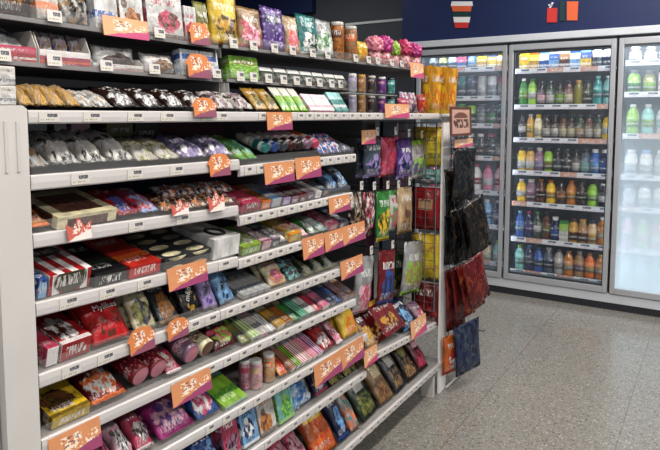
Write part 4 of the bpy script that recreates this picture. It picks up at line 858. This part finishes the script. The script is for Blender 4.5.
signpx(crown, 210, 225, 190, 211, XS, CROWNR, 'red crown-shaped price sign nearest the middle bay, third shelf', name='crown_sign')
signpx(awn, 209, 233, 153, 176, XS, CROWNO, 'orange awning-shaped price sign on the second shelf, near end', name='awning_sign')
signpx(awn, 193, 219, 97, 117, XS, CROWNO, 'orange awning-shaped price sign on the eye-level shelf', name='awning_sign')
signpx(rect, 268, 293, 112, 130, XS, PROMO, 'orange and magenta sign hanging from the eye-level shelf', 4, name='promo_sign')
signpx(rect, 386, 410, 104, 118, XS, PROMO2, 'faded orange-pink sign at far end of the eye-level shelf', 4, name='promo_sign')
signpx(rect, 266, 295.5, 162, 183, XS, PROMO, 'left orange sign of the pair under the second shelf', 6, name='promo_sign')
signpx(rect, 297, 322, 157, 178, XS, PROMO, 'right orange sign of the pair under the second shelf', 6, name='promo_sign')
signpx(rect, 330, 351, 196, 212, XS, PROMO, 'orange sign at the right end of the third shelf', 6, name='promo_sign')
signpx(rect, 304, 325, 236, 257, XS, PROMO, 'leftmost of three orange signs on the fourth shelf', 6, name='promo_sign')
signpx(rect, 326, 347, 230, 249, XS, PROMO, 'middle of three orange signs on the fourth shelf', 6, name='promo_sign')
signpx(rect, 344, 366, 224, 242, XS+.0, PROMO, 'rightmost of three orange signs on the fourth shelf', 6, name='promo_sign')
signpx(rect, 170, 209, 264, 286, XS, PROMO, 'wide orange sign hanging under the near fourth shelf', 8, name='promo_sign')
signpx(awn, 129, 158, 327, 352, XS, CROWNO, 'orange awning sign left of its twin on the fifth shelf', name='awning_sign')
signpx(awn, 167, 191, 318, 338, XS, CROWNO, 'orange awning sign right of its twin on the fifth shelf', name='awning_sign')
signpx(rect, 174, 213, 376, 398, XS, PROMO, 'orange sign hanging under the sixth shelf near magenta pouch', 8, name='promo_sign')
signpx(rect, 52, 104, 428, 458, XS, PROMO, 'large orange sign at the bottom left photo edge', 8, name='promo_sign')
signpx(rect, 342, 364, 258, 276, XS, PROMO, 'orange sign at the right end of the fifth shelf', 6, name='promo_sign')
signpx(rect, 316, 343, 358, 379, XS, PROMO, 'left orange sign of the pair below the seventh shelf', 6, name='promo_sign')
signpx(rect, 341, 365, 343, 364, XS, PROMO, 'right orange sign of the pair below the seventh shelf', 6, name='promo_sign')
signpx(rect, 365, 378, 348, 364, XS, PROMO2, 'small pink sign at the left end of short far shelf', 6, name='promo_sign')
signpx(rect, 412, 427, 318, 335, XS, PROMO2, 'pale pink sign on the short far shelf', 6, name='promo_sign')
signpx(rect, 105, 150, 18, 38, XG+.012, PROMO2, 'orange and pale pink sign on the topmost near ledge', 8, name='promo_sign')
signpx(awn, 190, 212, 22, 45, XG+.012, CROWNO, 'orange awning-shaped sign on the topmost near ledge', name='awning_sign')
signpx(awn, 187, 214, 53, 78, XG+.012, CROWNO, 'orange awning-shaped sign on the lower near ledge', name='awning_sign')
signpx(rect, 411, 424, 63, 78, XG+.03, PROMO2, 'small pink sign at far end of the topmost ledge', 4, name='promo_sign')
# square white tags on the upper ledges
def ledge_tag(px, py, w, h, ph, X=XG+.006):
    par = LROOT[('L' if px < 225 else 'M')+('1' if 'topmost' in ph else '2')]
    p = onX(px, py, X); bm = bmesh.new(); uvl = bm.loops.layers.uv.new('UVMap'); price_card(bm, 0, 0, 0, w, h, uvl); o = link_mesh('price_tag', bm, PRICE, par, loc=tuple(p-par.location)); o.rotation_euler.y = -.12
for i, (px, py) in enumerate(((55, 22), (160, 38), (201, 43))): ledge_tag(px, py, .036, .026, 'white price tag on topmost near ledge, %s from left' % ORD[i])
for i, (px, py) in enumerate(((3, 61), (55, 66), (107, 71), (155, 74), (200, 77), (217, 78))): ledge_tag(px, py, .036, .026, 'white price tag on lower near ledge, %s from left' % ORD[i])
for i, px in enumerate((234, 254, 275, 293, 313, 328, 356, 369, 378, 392, 402)): ledge_tag(px, 47.5+(px-228)*.112, .036, .03, 'white price tag on the topmost middle ledge, %s from left' % ORD[i])
for i, px in enumerate((241, 254, 269, 284, 297, 309, 320, 332, 341)): ledge_tag(px, 80.5+(px-233)*.07, .036, .03, 'white price tag on the lower middle ledge, %s from left' % ORD[i])

# ------------------------------------------------------------------ far bay: hooks and hanging bags
def hook(X, Y, z, L, ph):
    o = empty('peg_hook', (X, Y, z), ph, 'hook', 'wire hooks with white price tags')
    bm = bmesh.new(); rod(bm, (0, 0, 0), (-L, 0, 0), .0022); rod(bm, (0, 0, 0), (.004, 0, .012), .0022); link_mesh('wire', bm, WIRE, o)
    bm = bmesh.new(); uvl = bm.loops.layers.uv.new('UVMap'); price_card(bm, .006, 0, .008, .026, .036, uvl); link_mesh('price_tag', bm, PRICE, o)
def hang(px0, px1, pt, pb, X, mat, ph, t=.035, deep=1, yaw=0, roll=0, name='hanging_snack_bag', hk=True, hidx=[0]):
    pm = (px0+px1)/2; T_ = onX(pm, pt, X); B = onX(pm, pb, X); W = abs(onX(px1, (pt+pb)/2, X).y-onX(px0, (pt+pb)/2, X).y); L = T_.z-B.z
    me = pouch_mesh(W, L, t, hidx[0] % 3, False, mat); hidx[0] += 1
    for d in range(deep):
        o = link(name, me, None, (X-d*(t+.004), T_.y, T_.z)); o.rotation_euler = (math.radians(roll), math.radians(random.uniform(-3, 3)), math.radians(yaw))
        me2 = o
        # origin is the foot of the pack: shift down by its length along its own axis
        o.location = o.location - (o.rotation_euler.to_matrix() @ Vector((0, 0, L)))
        lb = ph if d == 0 else ph+', behind the front one'
        tag(o, lb, 'bag')
    if hk: hook(X+.02, T_.y, T_.z+.003, X-XB+.0, 'wire hook holding the '+ph.split(',')[0])
XH = -1.26
row1 = [(363, 381, 138, 177, 'blob', 'slate', 'lilac', 'navy', 'slate blue hanging candy bag, top row'), (381, 400, 137, 176, 'clear', 'rose', 'pink', 'red', 'rose pink hanging candy bag, top row'),
  (396, 412, 139, 178, 'blob', 'purple', 'lilac', 'navy', 'purple hanging candy bag, top row'), (409, 425, 140, 178, 'bag', 'offw', 'lgreen', 'purple', 'white hanging candy bag with green top, top row')]
for i, (a_, b_, c_, d_, st, k1, k2, k3, ph) in enumerate(row1): hang(a_, b_, c_, d_, XH-.012*(i % 2), pk(st, k1, k2, k3), ph, deep=2)
row2 = [(350, 362, 192, 236, 'clear', 'dbrown', 'offw', 'tan', 'brown and white hanging snack bag, second row'), (363, 375, 192, 236, 'clear', 'brown', 'white', 'rose', 'brown hanging snack bag with white print, second row'),
  (376, 389, 191, 240, 'blob', 'green', 'yellow', 'black', 'green hanging bag with yellow moustache shape, second row'), (388, 399, 190, 230, 'bag', 'offw', 'green', 'rose', 'white and rose hanging bag, second row'), (397, 412, 187, 232, 'blob', 'beige', 'tan', 'brown', 'beige hanging nut bag, second row')]
for i, (a_, b_, c_, d_, st, k1, k2, k3, ph) in enumerate(row2): hang(a_, b_, c_, d_, XH-.015*(i % 2), pk(st, k1, k2, k3), ph, roll=-4)
row3 = [(357, 375, 256, 312, 'blob', 'lgrey', 'lpink', 'rose', 'tall grey and pink hanging bag, third row'), (379, 396, 250, 302, 'blob', 'dred', 'blue', 'navy', 'dark red hanging bag with blue oval, third row'), (405, 426, 241, 292, 'blob', 'lgrey', 'lgreen', 'tan', 'clear hanging bag with lime print, third row')]
for i, (a_, b_, c_, d_, st, k1, k2, k3, ph) in enumerate(row3): hang(a_, b_, c_, d_, XH, pk(st, k1, k2, k3), ph, roll=-8)
hang(393, 408, 252, 298, XH-.06, pk('blob', 'dgreen', 'olive', 'black'), 'dark green hanging bag behind the lime one, third row', roll=-8)
signpx(rect, 362, 376, 130, 144, XH+.045, PROMO2, 'pale pink price card in front of slate blue hanging bag', 2, name='promo_sign')
# pegboard behind, wire divider at the far end
def wires(name, ph, P0, U, V, nu, nv, cat='rack'):
    bm = bmesh.new(); P0, U, V = Vector(P0), Vector(U), Vector(V)
    for i in range(nu+1): rod(bm, P0+U*i/nu, P0+U*i/nu+V, .0022 if 0 < i < nu else .004)
    for j in range(nv+1): rod(bm, P0+V*j/nv, P0+V*j/nv+U, .0018 if 0 < j < nv else .003)
    return tag(link_mesh(name, bm, WIRE), ph, cat)
wires('wire_divider', 'wire mesh divider between hanging bags and yellow packs', (-1.40, 2.878, .45), (.215, 0, 0), (0, 0, .96), 4, 22)
# bags stacked beyond the divider
def stackbag(z0, h, W, st, k1, k2, k3, ph, x=-1.25, y=2.95):
    o = link('snack_packet', box_or(W, h, .05, pk(st, k1, k2, k3)), None, (x, y, z0)); o.rotation_euler = (0, 0, math.radians(-90+8)); tag(o, ph, 'bag')
def box_or(W, h, t, m): return pouch_mesh(W, h, t, 1, False, m)
for z0, h, st, k1, k2, k3, ph in ((1.19, .20, 'bands', '#ecd424', 'yellow', 'olive', 'yellow snack packet behind wire divider, topmost'), (1.10, .075, 'blob', 'lteal', 'slate', 'white', 'pale teal packet under topmost yellow one behind the divider'), (.86, .22, 'window', 'red', 'beige', 'dred', 'red snack packet behind wire divider'),
    (.60, .24, 'bands', '#ecd424', 'yellow', 'gold', 'yellow snack packet behind wire divider, below the red one'), (.36, .22, 'blob', 'dred', 'red', 'maroon', 'dark red packet low behind wire divider')):
    stackbag(z0, h, .155, st, k1, k2, k3, ph, y=2.92)
# end rack with wire front, base, yellow canisters on top
er = empty('end_rack', (-1.17, 3.12, 0), 'white wire end rack standing beyond the far post', 'rack'); ro = Vector((-1.17, 3.12, 0))
bm = bmesh.new()
for i in range(4): rod(bm, (-1.16, 3.02+i*.075, .07), (-1.16, 3.02+i*.075, 1.439), .0028)
for j in range(30): rod(bm, (-1.157, 3.02, .09+j*.045), (-1.157, 3.245, .09+j*.045), .0018)
bmesh.ops.translate(bm, verts=bm.verts, vec=-ro); link_mesh('wire_side', bm, WIRE, er)
bm = bmesh.new(); rod(bm, (-1.155, 2.99, .012), (-1.15, 3.26, .012), .006, 8); rod(bm, (-1.15, 3.26, .012), (-1.5, 3.26, .012), .006, 8); rod(bm, (-1.15, 3.26, .012), (-1.15, 3.26, 1.40), .005, 8); bmesh.ops.translate(bm, verts=bm.verts, vec=-ro); link_mesh('base_frame', bm, WHITE, er)
bm = bmesh.new(); box(bm, -1.55, -1.15, 2.88, 3.28, 1.440, 1.456, 0, .004); bmesh.ops.translate(bm, verts=bm.verts, vec=-ro); link_mesh('top_board', bm, WHITE, er)
bm = bmesh.new(); box(bm, -1.56, -1.54, 2.99, 3.27, .0, 1.415); bmesh.ops.translate(bm, verts=bm.verts, vec=-ro); link_mesh('rear_panel', bm, DARKP, er)
# yellow canisters: tapered with wavy rim
YM = pack('blob', '#f4b010', 'yellow', 'orange'); YM2 = flat('canister_red', '#b8402a', .4)
for i, (x, y, ph) in enumerate(((-1.235, 2.925, 'leftmost'), (-1.205, 3.065, 'middle'), (-1.255, 3.20, 'rightmost'))):
    hh = .235; w0, w1 = .042, .055
    if i == 2: w0, w1 = .034, .046
    o = empty('popcorn_canister', (x, y, 1.4565), 'tall yellow tapered snack canister, %s of three above the far post' % ph, 'canister', None, (0, 0, .25))
    bm = bmesh.new(); uvl = bm.loops.layers.uv.new('UVMap'); seg = 24; R = []
    for k in range(5):
        f = k/4; w = w0+(w1-w0)*f; ring = []
        for s in range(seg):
            a = 2*PI*s/seg; c, sn = math.cos(a), math.sin(a); e = (abs(c)**4+abs(sn)**4)**-.25
            ring.append(bm.verts.new((w*c*e*.95, w*sn*e*.95, hh*f+(.006*math.cos(a*4) if k == 4 else 0))))
        R.append(ring)
    for k in range(4):
        for s in range(seg):
            f_ = bm.faces.new((R[k][s], R[k][(s+1) % seg], R[k+1][(s+1) % seg], R[k+1][s])); f_.smooth = True
            for lp, (uu, vv) in zip(f_.loops, ((s, k), (s+1, k), (s+1, k+1), (s, k+1))): lp[uvl].uv = ((uu/seg*4) % 1.0001 if uu % 6 else (0 if uu == s else 1), vv/4)
    bm.faces.new(list(reversed(R[0]))); link_mesh('body', bm, YM, o)
    bm = bmesh.new(); lathe(bm, [(.001, hh*.95), (w1*.93, hh*.95)], 16); link_mesh('inner_lid', bm, liquid('gold'), o)
    bm = bmesh.new()
    pts = [(math.cos(k*PI/8)*w1*.6, math.sin(k*PI/8)*.011+hh*.80) for k in range(16)]
    prism(bm, pts, 0, .0015, lambda a, b, t_: (w1*.92+t_-.0015, a, b)); link_mesh('red_badge', bm, YM2, o)
# brown sign on the end of the rack
signpx(rect, 450.5, 472, 107, 136, -1.07, BROWNS, 'square brown price sign on the end rack beside post', 2, name='brown_sign')
signpx(rect, 455, 473, 139, 147, -1.09, PROMO2, 'small grey tag just below the brown sign', 2, name='rack_tag')
# bags hanging on the end rack
XE = -1.10
BLK = pk('clear', 'black', '#241c18', '#4a3c28'); BLK2 = pk('clear', 'black', '#26262a', '#3a3a34')
RG = pk('clear', 'dred', 'maroon', '#8c3422'); RG2 = pk('clear', 'maroon', 'dred', '#7a2c1c'); RG3 = pk('clear', 'dred', '#9c2420', '#b4662c')
er_b = [(449, 460, 168, 216, -1.125, BLK, 'black hanging snack bag nearest the post, upper row', 3), (459, 471, 148, 200, -1.07, BLK2, 'tall dark hanging snack bag under the brown sign', -3),
 (449, 459, 214, 264, -1.13, BLK2, 'black hanging snack bag nearest the post, second row', 3), (455, 466, 206, 262, -1.085, BLK, 'black hanging snack bag, second from the post, second row', 9), (461, 472, 203, 258, -1.04, BLK2, 'black hanging snack bag, third from the post, second row', 15), (467, 478, 200, 256, -.99, BLK, 'outermost black hanging snack bag, second row', 20),
 (449, 459, 268, 328, -1.13, RG, 'dark red hanging snack bag nearest the post, third row', 3), (455, 466, 264, 318, -1.085, RG2, 'dark red hanging snack bag, second from the post, third row', 8), (461, 472, 262, 312, -1.04, RG3, 'red and gold hanging snack bag, third from the post, third row', 14), (466, 477, 258, 308, -.99, RG, 'outermost dark red hanging snack bag, third row', 20),
 (449, 462, 333, 371, -1.115, pk('blob', 'orange', 'red', 'white'), 'orange hanging snack bag near the floor', 2), (460, 473, 322, 372, -1.07, pk('clear', 'navy', '#2c3c5c', 'slate'), 'denim blue hanging bag near the floor', 6)]
for a_, b_, c_, d_, X_, m_, ph, rl in er_b: hang(a_, b_, c_, d_, X_, m_, ph, t=.024, roll=rl, yaw=-20, hk=False)
for j, (z, ph) in enumerate(((1.27, 'upper'), (.93, 'second'), (.615, 'third'), (.315, 'lowest'))):
    bm = bmesh.new()
    rod(bm, (0, 0, 0), (.16, -.02, 0), .003); rod(bm, (.16, -.02, 0), (.168, -.02, .012), .003); link_mesh('rack_arm', bm, WIRE, er, loc=(.015, 0, z))

# ------------------------------------------------------------------ lights
def area(name, loc, sx, sy, power, color=(1, 1, 1), rot=(0, 0, 0)):
    l = bpy.data.lights.new(name, 'AREA'); l.shape = 'RECTANGLE'; l.size = sx; l.size_y = sy; l.energy = power; l.color = color
    o = bpy.data.objects.new(name, l); C.objects.link(o); o.location = loc; o.rotation_euler = rot; return o
LP = flat('light_panel_glow', '#ffffff', .5, emit=3.0, noise=0)
k = 0
for x in (-.1, 2.0):
    for y in (-1.2, 1.0, 3.2):
        o = empty('ceiling_light', (x, y, 3.17), 'long white ceiling light panel above the %s aisle, %s row' % ('near' if x < 1 else 'far', ['first', 'second', 'third'][[-1.2, 1.0, 3.2].index(y)]), 'light')
        bm = bmesh.new(); box(bm, -.17, .17, -.62, .62, 0, .028, 0, .003); link_mesh('frame', bm, WHITE, o)
        bm = bmesh.new(); box(bm, -.15, .15, -.6, .6, -.002, -.0005); link_mesh('diffuser', bm, LP, o)
        area('panel_lamp', (x, y, 3.15), .3, 1.2, 46, (1, .965, .92))
area('rear_lamp', (-3.6, 4.6, 3.1), 1.2, 1.2, 30); area('rear_lamp', (-.6, 4.2, 3.15), 1.6, .3, 22, (1, .97, .94))  # unseen fill lights without fixtures, added to brighten the back and far end
area('cooler_lamp', (-1.83, YC+.1, 1.97), .7, .06, 2.5, (.85, .93, 1)); area('cooler_lamp', (-1.04, YC+.1, 1.97), .7, .06, 2.5, (.9, .95, 1)); area('cooler_lamp', (-.25, YC+.1, 1.97), .7, .06, 6, (.85, .93, 1))
w = bpy.data.worlds.new('shop_ambience'); bpy.context.scene.world = w; w.use_nodes = True
w.node_tree.nodes['Background'].inputs[0].default_value = (.80, .86, 1, 1); w.node_tree.nodes['Background'].inputs[1].default_value = .55
vs_ = bpy.context.scene.view_settings; vs_.view_transform = 'Standard'; vs_.exposure = 0.06; vs_.gamma = .9
bpy.context.scene.cycles.transparent_max_bounces = 24
names = {}
for o in THINGS:
    n = len(o['label'].split())
    if n > 16 or n < 4: print('LABEL', n, o['label'])
    names.setdefault(o['label'], []).append(o.name)
for k_, v_ in names.items():
    if len(v_) > 1: print('DUP', k_, v_[:4])
print('things', len(THINGS), 'objects', len(bpy.data.objects))
